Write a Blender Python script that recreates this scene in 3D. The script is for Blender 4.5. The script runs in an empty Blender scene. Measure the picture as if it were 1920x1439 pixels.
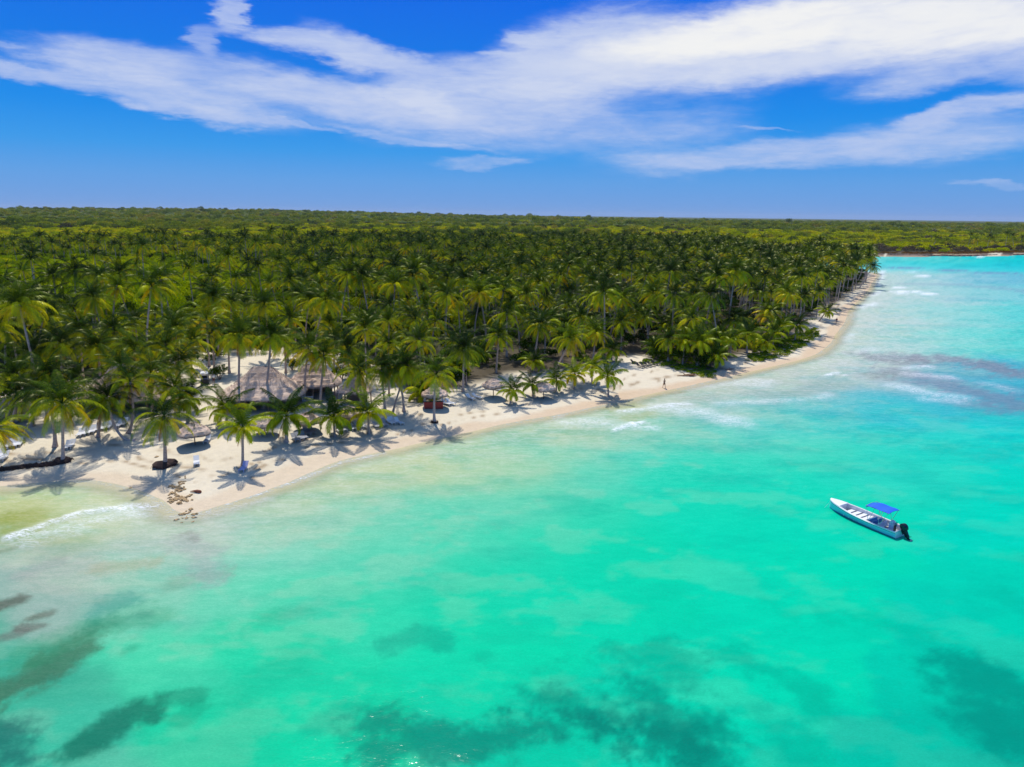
import bpy, math, random
import numpy as np
from mathutils import Vector, Matrix
random.seed(7); RNG = np.random.default_rng(11)
S = bpy.context.scene
COL = S.collection
R = math.radians
PI = math.pi

# ------------------------------------------------------------------ camera
CAM_H = 30.0
FPX = 1280.0; CX = 960.0; CY = 719.5
PITCH = math.atan((CY - 403.0) / FPX); ROLL = R(0.70)
_f = Vector((0, math.cos(PITCH), -math.sin(PITCH)))
_u0 = Vector((0, math.sin(PITCH), math.cos(PITCH))); _r0 = Vector((1, 0, 0))
_r = _r0 * math.cos(ROLL) + _u0 * math.sin(ROLL)
_u = _u0 * math.cos(ROLL) - _r0 * math.sin(ROLL)
cam_d = bpy.data.cameras.new('camera'); cam = bpy.data.objects.new('camera', cam_d); COL.objects.link(cam)
cam_d.sensor_width = 36; cam_d.lens = 24.0; cam_d.clip_start = 0.5; cam_d.clip_end = 60000
m = Matrix.Identity(4)
for i in range(3):
    m[i][0] = _r[i]; m[i][1] = _u[i]; m[i][2] = -_f[i]
m[2][3] = CAM_H
cam.matrix_world = m
S.camera = cam
def ray(px, py):
    d = _f + _r * ((px - CX) / FPX) + _u * ((CY - py) / FPX)
    return d.normalized()
def azel(px, py):
    d = ray(px, py); return math.atan2(d.x, d.y), math.asin(d.z)

# ------------------------------------------------------------------ node helpers
def N(nt, typ, **kw):
    n = nt.nodes.new(typ)
    for k, v in kw.items(): setattr(n, k, v)
    return n
def put(nt, sock, val):
    if isinstance(val, bpy.types.NodeSocket): nt.links.new(val, sock)
    elif val is not None: sock.default_value = val
def M(nt, op, a, b=None, c=None, clamp=False):
    n = N(nt, 'ShaderNodeMath', operation=op, use_clamp=clamp)
    put(nt, n.inputs[0], a); put(nt, n.inputs[1], b); put(nt, n.inputs[2], c)
    return n.outputs[0]
def VM(nt, op, a, b=None):
    n = N(nt, 'ShaderNodeVectorMath', operation=op)
    put(nt, n.inputs[0], a); put(nt, n.inputs[1], b)
    return n.outputs[0]
def MIX(nt, fac, a, b, bt='MIX'):
    n = N(nt, 'ShaderNodeMix', data_type='RGBA', blend_type=bt)
    put(nt, n.inputs[0], fac); put(nt, n.inputs[6], a); put(nt, n.inputs[7], b)
    return n.outputs[2]
def RAMP(nt, fac, stops, interp='LINEAR'):
    n = N(nt, 'ShaderNodeValToRGB'); n.color_ramp.interpolation = interp
    e = n.color_ramp.elements
    while len(e) < len(stops): e.new(0.5)
    for k, (p, c) in enumerate(stops):
        e[k].position = p; e[k].color = (c[0], c[1], c[2], 1) if not isinstance(c, (int, float)) else (c, c, c, 1)
    put(nt, n.inputs[0], fac)
    return n.outputs[0]
def SS(nt, x, lo, hi):
    n = N(nt, 'ShaderNodeMapRange', interpolation_type='SMOOTHSTEP')
    put(nt, n.inputs[0], x); n.inputs[1].default_value = lo; n.inputs[2].default_value = hi
    n.inputs[3].default_value = 0; n.inputs[4].default_value = 1
    return n.outputs[0]
def NOISE(nt, vec, scale, detail=4, rough=0.55, dist=0.0, out=0):
    n = N(nt, 'ShaderNodeTexNoise')
    put(nt, n.inputs['Vector'], vec); n.inputs['Scale'].default_value = scale
    n.inputs['Detail'].default_value = detail; n.inputs['Roughness'].default_value = rough
    n.inputs['Distortion'].default_value = dist
    return n.outputs[out]
def XYZ(nt, x, y, z=0.0):
    n = N(nt, 'ShaderNodeCombineXYZ'); put(nt, n.inputs[0], x); put(nt, n.inputs[1], y); put(nt, n.inputs[2], z)
    return n.outputs[0]
def SEP(nt, v):
    n = N(nt, 'ShaderNodeSeparateXYZ'); put(nt, n.inputs[0], v); return n.outputs
def lin(c):
    return tuple(((x / 255) / 12.92 if x / 255 <= 0.04045 else ((x / 255 + 0.055) / 1.055) ** 2.4) for x in c)
def linA(c): return lin(c) + (1.0,)

# ------------------------------------------------------------------ world
SUN_EL = R(58); SUN_AZ = R(-15)          # azimuth measured from +Y towards +X
W = bpy.data.worlds.new("World"); S.world = W; W.use_nodes = True
nt = W.node_tree; nt.nodes.clear()
tc = N(nt, 'ShaderNodeTexCoord')
d = tc.outputs['Generated']
sx, sy, sz = SEP(nt, d)
az = M(nt, 'ARCTAN2', sx, sy); el = M(nt, 'ARCSINE', sz)
p0 = XYZ(nt, az, el)
# wind-drawn turbulence bends the cloud outlines
wv = XYZ(nt, M(nt, 'MULTIPLY', az, 4.0), M(nt, 'MULTIPLY', el, 13.0))
nz = NOISE(nt, wv, 1.0, 6, 0.6, 0.3, out=1)
off = VM(nt, 'MULTIPLY', VM(nt, 'SUBTRACT', nz, (0.5, 0.5, 0.5)), (0.20, 0.050, 0.0))
nz2 = NOISE(nt, wv, 6.0, 5, 0.65, 0.0, out=1)
off2 = VM(nt, 'MULTIPLY', VM(nt, 'SUBTRACT', nz2, (0.5, 0.5, 0.5)), (0.045, 0.014, 0.0))
pw = VM(nt, 'ADD', VM(nt, 'ADD', p0, off), off2)
g = bpy.data.node_groups.new('cloud_puff', 'ShaderNodeTree')
for nm in ('X', 'Y', 'CX', 'CY', 'COS', 'SIN', 'RX', 'RY', 'AMP'):
    g.interface.new_socket(nm, in_out='INPUT', socket_type='NodeSocketFloat')
g.interface.new_socket('D', in_out='OUTPUT', socket_type='NodeSocketFloat')
gi = g.nodes.new('NodeGroupInput').outputs; go = g.nodes.new('NodeGroupOutput')
dx = M(g, 'SUBTRACT', gi['X'], gi['CX']); dy = M(g, 'SUBTRACT', gi['Y'], gi['CY'])
ax = M(g, 'DIVIDE', M(g, 'ADD', M(g, 'MULTIPLY', dx, gi['COS']), M(g, 'MULTIPLY', dy, gi['SIN'])), gi['RX'])
ay = M(g, 'DIVIDE', M(g, 'SUBTRACT', M(g, 'MULTIPLY', dy, gi['COS']), M(g, 'MULTIPLY', dx, gi['SIN'])), gi['RY'])
rr = M(g, 'SQRT', M(g, 'ADD', M(g, 'MULTIPLY', ax, ax), M(g, 'MULTIPLY', ay, ay)))
fall = SS(g, rr, 1.35, 0.45)
g.links.new(M(g, 'MULTIPLY', fall, gi['AMP']), go.inputs[0])
PUFFS = [  # direction (photo px -> azimuth/elevation), half sizes, tilt, density, brightness
 (70,135,110,20,10,.75,.2),(230,110,150,38,6,.75,.3),(300,170,250,42,13,.82,.35),(440,25,34,38,-40,.8,.2),(395,72,48,30,-35,.6,.2),
 (585,76,125,20,6,.8,.3),(700,100,130,32,16,.85,.3),(620,182,330,46,7,.82,.35),(790,190,120,26,10,.6,.8),(900,180,230,62,2,.82,.35),
 (1020,165,130,25,0,.6,.75),(1070,95,190,60,-12,.9,.4),(1420,55,400,58,-5,1.0,.95),(1320,115,400,55,-2,.95,.6),(1780,45,330,75,2,1.0,.9),
 (1800,130,230,40,-5,.75,.3),(1000,70,50,9,15,.55,.2),(925,103,42,6,-4,.6,.3),(1860,200,110,26,-6,.75,.2),(1770,222,80,20,-10,.7,.2),
 (1760,262,290,52,-3,.66,.3),(1340,300,220,28,-4,.6,.3),(1520,285,260,30,-3,.5,.2),(1850,342,110,9,2,.5,.2),(1410,243,75,4,2,.4,.1),
 (905,310,110,9,-2,.5,.2),(950,245,420,50,3,.52,.0),(1150,215,260,55,0,.36,.0),(350,212,170,18,10,.6,.1),(520,240,110,7,6,.5,.1),
 (740,262,190,9,7,.5,.1),(20,80,40,8,0,.4,.1),(-250,120,260,30,6,.8,.2),(2200,120,320,60,0,.9,.5),(2250,260,300,30,0,.6,.2),(-300,250,200,12,0,.4,.1)]
X, Y, _ = SEP(nt, pw)
dens = None; brt = None
for (cx, cy, rx, ry, an, am, br) in PUFFS:
    a, e = azel(cx, cy); a1, _e = azel(cx + 10, cy)
    n = N(nt, 'ShaderNodeGroup'); n.node_tree = g
    nt.links.new(X, n.inputs[0]); nt.links.new(Y, n.inputs[1])
    sc = (a1 - a) / 10
    for k, v in zip(('CX', 'CY', 'COS', 'SIN', 'RX', 'RY', 'AMP'), (a, e, math.cos(R(an)), -math.sin(R(an)), rx * sc, ry * sc, am)):
        n.inputs[k].default_value = v
    o = n.outputs[0]
    inv = M(nt, 'SUBTRACT', 1.0, o)
    dens = inv if dens is None else M(nt, 'MULTIPLY', dens, inv)
    if br > 0:
        b_ = M(nt, 'MULTIPLY', o, br); brt = b_ if brt is None else M(nt, 'MAXIMUM', brt, b_)
dens = M(nt, 'SUBTRACT', 1.0, dens)
tex = NOISE(nt, XYZ(nt, M(nt, 'MULTIPLY', az, 5.0), M(nt, 'MULTIPLY', el, 26.0)), 1.6, 8, 0.62, 0.5)
tex2 = NOISE(nt, XYZ(nt, M(nt, 'MULTIPLY', az, 9.0), M(nt, 'MULTIPLY', el, 30.0)), 4.0, 6, 0.6, 0.2)
tt = M(nt, 'ADD', M(nt, 'MULTIPLY', M(nt, 'SUBTRACT', tex, 0.5), 0.75), M(nt, 'MULTIPLY', M(nt, 'SUBTRACT', tex2, 0.5), 0.3))
edge = M(nt, 'MULTIPLY', dens, M(nt, 'SUBTRACT', 1.25, dens))
dd = M(nt, 'ADD', dens, M(nt, 'MULTIPLY', tt, M(nt, 'MULTIPLY', edge, 2.6)), clamp=True)
tex3 = NOISE(nt, XYZ(nt, M(nt, 'MULTIPLY', az, 7.0), M(nt, 'MULTIPLY', el, 60.0)), 1.8, 8, 0.68, 1.2)
dd = M(nt, 'MULTIPLY', SS(nt, dd, 0.02, 1.12), M(nt, 'ADD', 0.85, M(nt, 'MULTIPLY', SS(nt, M(nt, 'ADD', tex3, M(nt, 'MULTIPLY', brt, 0.35)), 0.36, 0.66), 0.14)))
sky = N(nt, 'ShaderNodeTexSky', sky_type='NISHITA'); sky.sun_disc = False
sky.sun_elevation = SUN_EL; sky.sun_rotation = SUN_AZ; sky.altitude = 0; sky.air_density = 1.0; sky.dust_density = 0.4; sky.ozone_density = 2.5
K = 10.0
def kc(c, f=1.0): return tuple(x * f for x in lin(c))
base = RAMP(nt, M(nt, 'DIVIDE', el, PI / 2, clamp=True),
            [(0.0, kc((112, 158, 222))), (0.028, kc((90, 158, 229))), (0.052, kc((48, 152, 234))), (0.080, kc((2, 138, 234))), (0.12, kc((0, 120, 230))), (0.175, kc((0, 104, 230))), (0.30, kc((70, 130, 215))), (0.55, kc((128, 158, 206))), (0.8, kc((118, 150, 205)))])
base = VM(nt, 'MULTIPLY', base, (K, K, K))
skyc = MIX(nt, 0.97, sky.outputs[0], base)
ccol = MIX(nt, M(nt, 'ADD', M(nt, 'POWER', brt, 1.6), M(nt, 'MULTIPLY', tt, 0.35), clamp=True), linA((182, 199, 238)), linA((250, 249, 244)))
ccol = VM(nt, 'MULTIPLY', ccol, (K, K, K))
fin = MIX(nt, dd, skyc, ccol)
bg = N(nt, 'ShaderNodeBackground'); bg.inputs[1].default_value = 0.1
nt.links.new(fin, bg.inputs[0])
wo = N(nt, 'ShaderNodeOutputWorld'); nt.links.new(bg.outputs[0], wo.inputs[0])

sd = bpy.data.lights.new('sun', 'SUN'); sd.energy = 4.4; sd.angle = R(0.5); sd.color = (1.0, 0.95, 0.87)
sun = bpy.data.objects.new('sun', sd); COL.objects.link(sun)
sdir = Vector((math.sin(SUN_AZ) * math.cos(SUN_EL), math.cos(SUN_AZ) * math.cos(SUN_EL), math.sin(SUN_EL)))
sun.rotation_euler = sdir.to_track_quat('Z', 'Y').to_euler(); sun.location = (0, 0, 200)

vs = S.view_settings; vs.view_transform = 'Standard'; vs.look = 'None'; vs.exposure = 0.0; vs.gamma = 1.0; vs.use_curve_mapping = False
S.render.engine = 'CYCLES'
cy = S.cycles; cy.max_bounces = 6; cy.diffuse_bounces = 1; cy.glossy_bounces = 2; cy.transmission_bounces = 3; cy.transparent_max_bounces = 6
cy.caustics_reflective = False; cy.caustics_refractive = False; cy.sample_clamp_indirect = 4
LIT = 1.36    # how bright a white matt horizontal surface renders (sun + sky)

# ------------------------------------------------------------------ numpy noise
def _hash(ix, iy, seed):
    h = (ix * 374761393 + iy * 668265263 + seed * 2147483647 % 1000003) & 0xffffffff
    h = ((h ^ (h >> 13)) * 1274126177) & 0xffffffff
    h = h ^ (h >> 16)
    return (h & 0xffffff) / float(0xffffff)
def vnoise(x, y, seed=0):
    x = np.asarray(x, float); y = np.asarray(y, float)
    x0 = np.floor(x).astype(np.int64); y0 = np.floor(y).astype(np.int64)
    fx = x - x0; fy = y - y0
    fx = fx * fx * (3 - 2 * fx); fy = fy * fy * (3 - 2 * fy)
    a = _hash(x0, y0, seed); b = _hash(x0 + 1, y0, seed); c = _hash(x0, y0 + 1, seed); d_ = _hash(x0 + 1, y0 + 1, seed)
    return (a * (1 - fx) + b * fx) * (1 - fy) + (c * (1 - fx) + d_ * fx) * fy
def fbm(x, y, seed=0, o=4, g=0.5):
    s = 0; a = 1; t = 0
    x = np.asarray(x, float); y = np.asarray(y, float)
    for i in range(o):
        s = s + a * vnoise(x * 2 ** i + 17.3 * i, y * 2 ** i - 9.1 * i, seed + i); t += a; a *= g
    return s / t
def sst(x, a, b):
    t = np.clip((x - a) / (b - a), 0, 1); return t * t * (3 - 2 * t)

# ------------------------------------------------------------------ shoreline and terrain
def plane(px, py, z=0.0):
    dd_ = ray(px, py); t = (z - CAM_H) / dd_.z
    return (dd_.x * t, dd_.y * t)
SHORE_PX = [(-900,960),(-400,935),(-120,918),(0,912),(100,902),(180,900),(245,914),(300,938),(330,960),(365,962),(410,948),(475,928),(560,896),(637,865),
 (700,850),(760,838),(869,812),(962,792),(1050,777),(1100,766),(1150,755),(1229,737),(1300,722),(1400,699),(1444,689),(1496,676),(1531,664),(1556,645),
 (1570,623),(1584,605),(1590,587),(1602,570),(1622,552),(1636,530),(1642,512)]
shore = [plane(*p) for p in SHORE_PX]
shore += [(196,400),(188,430),(176,465),(176,500),(200,535),(245,560)]
shore += [plane(*p) for p in [(1640,480.5),(1680,480),(1720,481),(1760,480.5),(1800,481),(1850,480),(1880,479),(1920,478.5),(1990,477)]]
shore += [(760,720),(1100,820),(2000,900),(6000,700),(16000,-3000)]
def catmull(P, n=4):
    P = [np.array(p, float) for p in P]; out = []
    for i in range(len(P) - 1):
        a = P[max(i - 1, 0)]; b = P[i]; c = P[i + 1]; e = P[min(i + 2, len(P) - 1)]
        for k in range(n):
            t = k / n
            out.append(0.5 * ((2 * b) + (-a + c) * t + (2 * a - 5 * b + 4 * c - e) * t * t + (-a + 3 * b - 3 * c + e) * t ** 3))
    out.append(P[-1]); return np.array(out)
SH = catmull(shore, 4)
LAND = np.vstack([[(-16000, -2500)], [(-900, -60)], SH, [(16000, 26000), (-16000, 26000)]])
def poly_in(x, y, P):
    ins = np.zeros(x.shape, bool); n = len(P)
    for i in range(n):
        x1, y1 = P[i]; x2, y2 = P[(i + 1) % n]
        if y1 == y2: continue
        c = ((y1 > y) != (y2 > y)) & (x < (x2 - x1) * (y - y1) / (y2 - y1) + x1)
        ins ^= c
    return ins
def seg_dist(x, y, P, closed=False):
    best = np.full(x.shape, 1e18); n = len(P)
    for i in range(n if closed else n - 1):
        ax, ay = P[i]; bx, by = P[(i + 1) % n]
        dx, dy = bx - ax, by - ay; L = dx * dx + dy * dy + 1e-12
        t = np.clip(((x - ax) * dx + (y - ay) * dy) / L, 0, 1)
        q = (x - ax - t * dx) ** 2 + (y - ay - t * dy) ** 2
        np.minimum(best, q, out=best)
    return np.sqrt(best)
SHL = np.vstack([[(-16000, -2500)], [(-900, -60)], SH])
def sdist(x, y):
    x = np.asarray(x, float); y = np.asarray(y, float)
    dd_ = seg_dist(x, y, SHL)
    return np.where(poly_in(x, y, LAND), dd_, -dd_)
def height(x, y, s=None):
    x = np.asarray(x, float); y = np.asarray(y, float)
    if s is None: s = sdist(x, y)
    w = (fbm(x / 6, y / 6, 5, 3) - 0.5) * 2
    s2 = s + w * np.clip(np.abs(s) * 0.25, 0.3, 1.5)
    up = np.interp(s2, [-200, -60, -15, 0, 5, 14, 30, 60], [-4, -2.2, -0.8, 0, 0.32, 0.95, 1.25, 1.35])
    far = (y > 520) & (x > 215)
    up = np.where(far & (s2 > 0), np.interp(s2, [0, 1.5, 6, 20], [0, 0.9, 1.3, 1.6]), up)
    land = sst(s, 4, 20) * ((fbm(x / 14, y / 14, 9, 4) - 0.5) * 0.55)
    hill = 26 * np.exp(-(((x + 1500) / 1500) ** 2 + ((y - 3600) / 1500) ** 2)) * sst(s, 100, 500)
    return up + land + hill
def ground_z(x, y): return float(height(np.array([x]), np.array([y]))[0])
def gp(px, py):
    z = 0.8
    for _i in range(4):
        x, y = plane(px, py, z); z = ground_z(x, y)
    return Vector((x, y, z))

EDGE_PX = [(-300,800),(0,772),(140,762),(290,765),(330,745),(350,722),(395,706),(440,684),(560,684),(640,698),(690,732),(760,766),(850,742),(900,716),(960,703),(1040,698),(1120,690),(1185,668),(1215,668),(1235,682),
 (1285,690),(1330,697),(1350,690),(1375,672),(1400,667),(1460,652),(1490,638),(1515,618),(1528,602),(1556,577),(1588,560),(1610,543),(1626,528),(1634,508)]
GE = [plane(a, b, 1.1) for a, b in EDGE_PX] + [(186,402),(178,432),(166,465),(160,500),(172,560),(215,600),(300,640)]
GPOLY = np.array([(-900, 60)] + GE + [(300, 3000), (-3000, 3000)])
GLINE = np.array([(-900, 60)] + GE)
def gdist(x, y):
    d_ = seg_dist(x, y, GLINE); return np.where(poly_in(x, y, GPOLY), d_, -d_)
# ------------------------------------------------------------------ object helpers
def mesh_np(name, v, faces, mat, attrs=None, smooth=False):
    me = bpy.data.meshes.new(name)
    v = np.asarray(v, np.float32)
    if isinstance(faces, np.ndarray):
        k = faces.shape[1]; nf = len(faces)
        me.vertices.add(len(v)); me.vertices.foreach_set('co', v.ravel())
        me.loops.add(nf * k); me.loops.foreach_set('vertex_index', faces.astype(np.int32).ravel())
        me.polygons.add(nf); me.polygons.foreach_set('loop_start', np.arange(0, nf * k, k, dtype=np.int32))
        me.update(calc_edges=True)
    else:
        me.from_pydata([tuple(map(float, q)) for q in v], [], faces)
    if smooth: me.polygons.foreach_set('use_smooth', [True] * len(me.polygons))
    for nm, (typ, arr) in (attrs or {}).items():
        a = me.attributes.new(nm, typ, 'POINT')
        a.data.foreach_set('color' if typ == 'FLOAT_COLOR' else 'value', np.asarray(arr, np.float32).ravel())
    if mat: me.materials.append(mat)
    return me
def link(name, data, parent=None, loc=(0, 0, 0), rz=0.0, scale=1.0):
    o = bpy.data.objects.new(name, data); COL.objects.link(o)
    o.location = loc; o.rotation_euler = (0, 0, rz)
    o.scale = (scale,) * 3 if not isinstance(scale, tuple) else scale
    if parent: o.parent = parent
    return o
def tag(o, label=None, cat=None, group=None, kind=None):
    if label: o['label'] = label
    if cat: o['category'] = cat
    if group: o['group'] = group
    if kind: o['kind'] = kind
    return o
def thing(name, loc, rz=0.0, label=None, cat=None, group=None, scale=1.0):
    o = link(name, None, None, loc, rz, scale); o.empty_display_size = 0.3
    return tag(o, label, cat, group)

class MB:
    def __init__(s): s.v = []; s.f = []; s.mi = []
    def add(s, v, f, mi=0):
        b = len(s.v); s.v += [tuple(q) for q in v]; s.f += [tuple(i + b for i in q) for q in f]; s.mi += [mi] * len(f)
    def box(s, c, size, rot=None, mi=0):
        hx, hy, hz = size[0] / 2, size[1] / 2, size[2] / 2
        P = [Vector((a * hx, b * hy, e * hz)) for a in (-1, 1) for b in (-1, 1) for e in (-1, 1)]
        if rot is not None: P = [rot @ q for q in P]
        c = Vector(c)
        s.add([c + q for q in P], [(0, 1, 3, 2), (4, 6, 7, 5), (0, 4, 5, 1), (2, 3, 7, 6), (0, 2, 6, 4), (1, 5, 7, 3)], mi)
    def tube(s, pts, rad, n=8, mi=0, cap=True):
        pts = [Vector(q) for q in pts]
        if not isinstance(rad, (list, tuple)): rad = [rad] * len(pts)
        V = []; F = []
        up = Vector((0, 0, 1))
        for i, q in enumerate(pts):
            t = (pts[min(i + 1, len(pts) - 1)] - pts[max(i - 1, 0)]).normalized()
            a = t.cross(up)
            if a.length < 0.05: a = t.cross(Vector((0, 1, 0)))
            a.normalize(); b = t.cross(a)
            if i and a.dot(pa) < 0: a = -a; b = -b
            pa = a
            for k in range(n):
                th = 2 * PI * k / n; V.append(q + (a * math.cos(th) + b * math.sin(th)) * rad[i])
        for i in range(len(pts) - 1):
            for k in range(n):
                k2 = (k + 1) % n; F.append((i * n + k, i * n + k2, (i + 1) * n + k2, (i + 1) * n + k))
        if cap: F.append(tuple(range(n))[::-1]); F.append(tuple((len(pts) - 1) * n + k for k in range(n)))
        s.add(V, F, mi)
    def lump(s, c, r, n=10, rough=0.25, seed=0, sq=(1, 1, 1), mi=0):
        V = []; F = []; m_ = n // 2 + 1; rg = random.Random(seed)
        ph = [rg.uniform(0, 6.28) for _ in range(6)]
        for i in range(m_ + 1):
            th = PI * i / m_
            for k in range(n):
                a = 2 * PI * k / n
                x, y, z = math.sin(th) * math.cos(a), math.sin(th) * math.sin(a), math.cos(th)
                w = 1 + rough * (math.sin(2.3 * x + ph[0]) * math.cos(3.1 * y + ph[1]) + 0.5 * math.sin(5 * z + 4 * x + ph[2]) + 0.4 * math.sin(6 * y - 3 * z + ph[3]))
                V.append((c[0] + x * r * w * sq[0], c[1] + y * r * w * sq[1], c[2] + z * r * w * sq[2]))
        for i in range(m_):
            for k in range(n):
                k2 = (k + 1) % n; F.append((i * n + k, (i + 1) * n + k, (i + 1) * n + k2, i * n + k2))
        s.add(V, F, mi)
    def mesh(s, name, mats, smooth=False):
        me = bpy.data.meshes.new(name); me.from_pydata(s.v, [], s.f)
        if not isinstance(mats, (list, tuple)): mats = [mats]
        for q in mats: me.materials.append(q)
        if len(mats) > 1: me.polygons.foreach_set('material_index', s.mi)
        if smooth: me.polygons.foreach_set('use_smooth', [True] * len(me.polygons))
        me.update(); return me
    def obj(s, name, mats, parent=None, loc=(0, 0, 0), smooth=False, rz=0.0):
        return link(name, s.mesh(name, mats, smooth), parent, loc, rz)

# ------------------------------------------------------------------ materials
def newmat(name):
    mt = bpy.data.materials.new(name); mt.use_nodes = True
    t = mt.node_tree; b = t.nodes['Principled BSDF']; return mt, t, b
def simple(name, c, rough=0.6, var=0.12, sc=6.0, bump=0.0, metal=0.0, spec=0.4):
    mt, t, b = newmat(name)
    tcn = N(t, 'ShaderNodeTexCoord')
    n = NOISE(t, tcn.outputs['Object'], sc, 4, 0.6)
    c1 = tuple(x * (1 - var) for x in c) + (1,); c2 = tuple(min(1, x * (1 + var)) for x in c) + (1,)
    put(t, b.inputs['Base Color'], MIX(t, n, c1, c2)); b.inputs['Roughness'].default_value = rough
    b.inputs['Metallic'].default_value = metal; b.inputs['Specular IOR Level'].default_value = spec
    if bump:
        bn = N(t, 'ShaderNodeBump'); bn.inputs['Strength'].default_value = bump; bn.inputs['Distance'].default_value = 0.05
        put(t, bn.inputs['Height'], n); put(t, b.inputs['Normal'], bn.outputs[0])
    return mt
def foliage(name, stops, translu=0.35, age=False, macro=0.0, rough=0.36, patch=None):
    mt, t, b = newmat(name)
    oi = N(t, 'ShaderNodeObjectInfo'); ge = N(t, 'ShaderNodeNewGeometry')
    n1 = NOISE(t, ge.outputs['Position'], 0.9, 3, 0.6)
    f = M(t, 'ADD', M(t, 'MULTIPLY', oi.outputs['Random'], 0.55), M(t, 'MULTIPLY', n1, 0.45))
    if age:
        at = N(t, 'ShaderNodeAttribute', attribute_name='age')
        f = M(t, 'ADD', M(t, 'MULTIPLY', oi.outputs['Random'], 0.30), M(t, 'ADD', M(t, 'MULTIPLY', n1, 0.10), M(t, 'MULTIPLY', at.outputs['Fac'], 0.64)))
    if macro:
        n2 = NOISE(t, VM(t, 'MULTIPLY', ge.outputs['Position'], (1, 1, 0)), macro, 3, 0.55)
        f = M(t, 'ADD', M(t, 'MULTIPLY', f, 0.5), M(t, 'MULTIPLY', SS(t, n2, 0.32, 0.68), 0.5))
    c = RAMP(t, f, stops)
    nn = NOISE(t, ge.outputs['Position'], 6.0, 2, 0.5)
    c = MIX(t, 1.0, c, RAMP(t, nn, [(0.3, 0.72), (0.7, 1.25)]), 'MULTIPLY')
    df = N(t, 'ShaderNodeBsdfDiffuse'); put(t, df.inputs[0], c)
    tr = N(t, 'ShaderNodeBsdfTranslucent'); put(t, tr.inputs[0], MIX(t, 1.0, c, (1.5, 1.35, 0.45, 1), 'MULTIPLY'))
    gl = N(t, 'ShaderNodeBsdfGlossy'); gl.inputs[1].default_value = rough; gl.inputs[0].default_value = (0.9, 0.95, 0.5, 1)
    m1 = N(t, 'ShaderNodeMixShader'); m1.inputs[0].default_value = translu
    t.links.new(df.outputs[0], m1.inputs[1]); t.links.new(tr.outputs[0], m1.inputs[2])
    m2 = N(t, 'ShaderNodeMixShader'); m2.inputs[0].default_value = 0.022 if age else 0.0
    t.links.new(m1.outputs[0], m2.inputs[1]); t.links.new(gl.outputs[0], m2.inputs[2])
    out = [q for q in t.nodes if q.type == 'OUTPUT_MATERIAL'][0]
    t.links.new(m2.outputs[0], out.inputs[0]); t.nodes.remove(b)
    return mt
M_FROND = foliage('palm_frond', [(0.10, (0.008, 0.022, 0.003)), (0.30, (0.024, 0.056, 0.003)), (0.44, (0.085, 0.135, 0.002)), (0.61, (0.32, 0.39, 0.003)), (0.80, (0.72, 0.66, 0.005)), (0.97, (0.80, 0.50, 0.012))], 0.13, age=True)  # dark stops paint in the crown heart's shade, yellow stops are old fronds
M_DEAD = foliage('dead_frond', [(0.1, (0.40, 0.20, 0.06)), (0.9, (0.33, 0.13, 0.03))], 0.3)
M_BUSH = foliage('shrub_leaf', [(0.1, (0.07, 0.14, 0.004)), (0.4, (0.19, 0.29, 0.004)), (0.7, (0.38, 0.45, 0.005)), (0.95, (0.62, 0.52, 0.008))], 0.3, macro=0.02)
M_CAN = foliage('forest_leaf', [(0.08, (0.08, 0.105, 0.04)), (0.3, (0.13, 0.18, 0.03)), (0.5, (0.21, 0.27, 0.02)), (0.7, (0.31, 0.31, 0.025)), (0.9, (0.34, 0.25, 0.07))], 0.2, macro=0.006)
M_BRIGHT = foliage('bright_scrub_leaf', [(0.1, (0.20, 0.28, 0.006)), (0.5, (0.42, 0.46, 0.004)), (0.8, (0.58, 0.50, 0.006)), (0.97, (0.50, 0.34, 0.05))], 0.25, macro=0.012)
M_GREYS = foliage('dry_grey_shrub_leaf', [(0.1, (0.04, 0.05, 0.03)), (0.5, (0.09, 0.085, 0.055)), (0.9, (0.17, 0.12, 0.085))], 0.15, macro=0.02)
M_REDS = foliage('reddish_grass_leaf', [(0.1, (0.16, 0.09, 0.03)), (0.5, (0.26, 0.13, 0.04)), (0.9, (0.2, 0.16, 0.03))], 0.15, macro=0.03)
M_GC = foliage('beach_creeper_leaf', [(0.1, (0.09, 0.17, 0.01)), (0.5, (0.17, 0.26, 0.012)), (0.9, (0.3, 0.33, 0.02))], 0.25)

M_DEEP = foliage('painted_shade_leaf', [(0.1, (0.012, 0.03, 0.004)), (0.5, (0.028, 0.06, 0.005)), (0.9, (0.07, 0.12, 0.006))], 0.15, macro=0.02)  # shade under the palms put into a darker leaf colour
def trunk_mat():
    mt, t, b = newmat('palm_trunk')
    tcn = N(t, 'ShaderNodeTexCoord'); oi = N(t, 'ShaderNodeObjectInfo')
    x, y, z = SEP(t, tcn.outputs['Object'])
    w = N(t, 'ShaderNodeTexWave', bands_direction='Z'); w.inputs['Scale'].default_value = 1.6; w.inputs['Distortion'].default_value = 1.5
    t.links.new(tcn.outputs['Object'], w.inputs[0])
    n = NOISE(t, tcn.outputs['Object'], 4, 4, 0.6)
    f = M(t, 'ADD', M(t, 'MULTIPLY', w.outputs[1], 0.35), M(t, 'MULTIPLY', n, 0.65))
    c = RAMP(t, f, [(0.2, (0.30, 0.21, 0.16)), (0.5, (0.58, 0.44, 0.37)), (0.85, (0.74, 0.60, 0.53))])
    c = MIX(t, M(t, 'MULTIPLY', oi.outputs['Random'], 0.35), c, (0.2, 0.11, 0.05, 1))
    put(t, b.inputs['Base Color'], c); b.inputs['Roughness'].default_value = 0.85
    bn = N(t, 'ShaderNodeBump'); bn.inputs['Strength'].default_value = 0.6; bn.inputs['Distance'].default_value = 0.04
    put(t, bn.inputs['Height'], f); put(t, b.inputs['Normal'], bn.outputs[0])
    return mt
M_TRUNK = trunk_mat()
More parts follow.
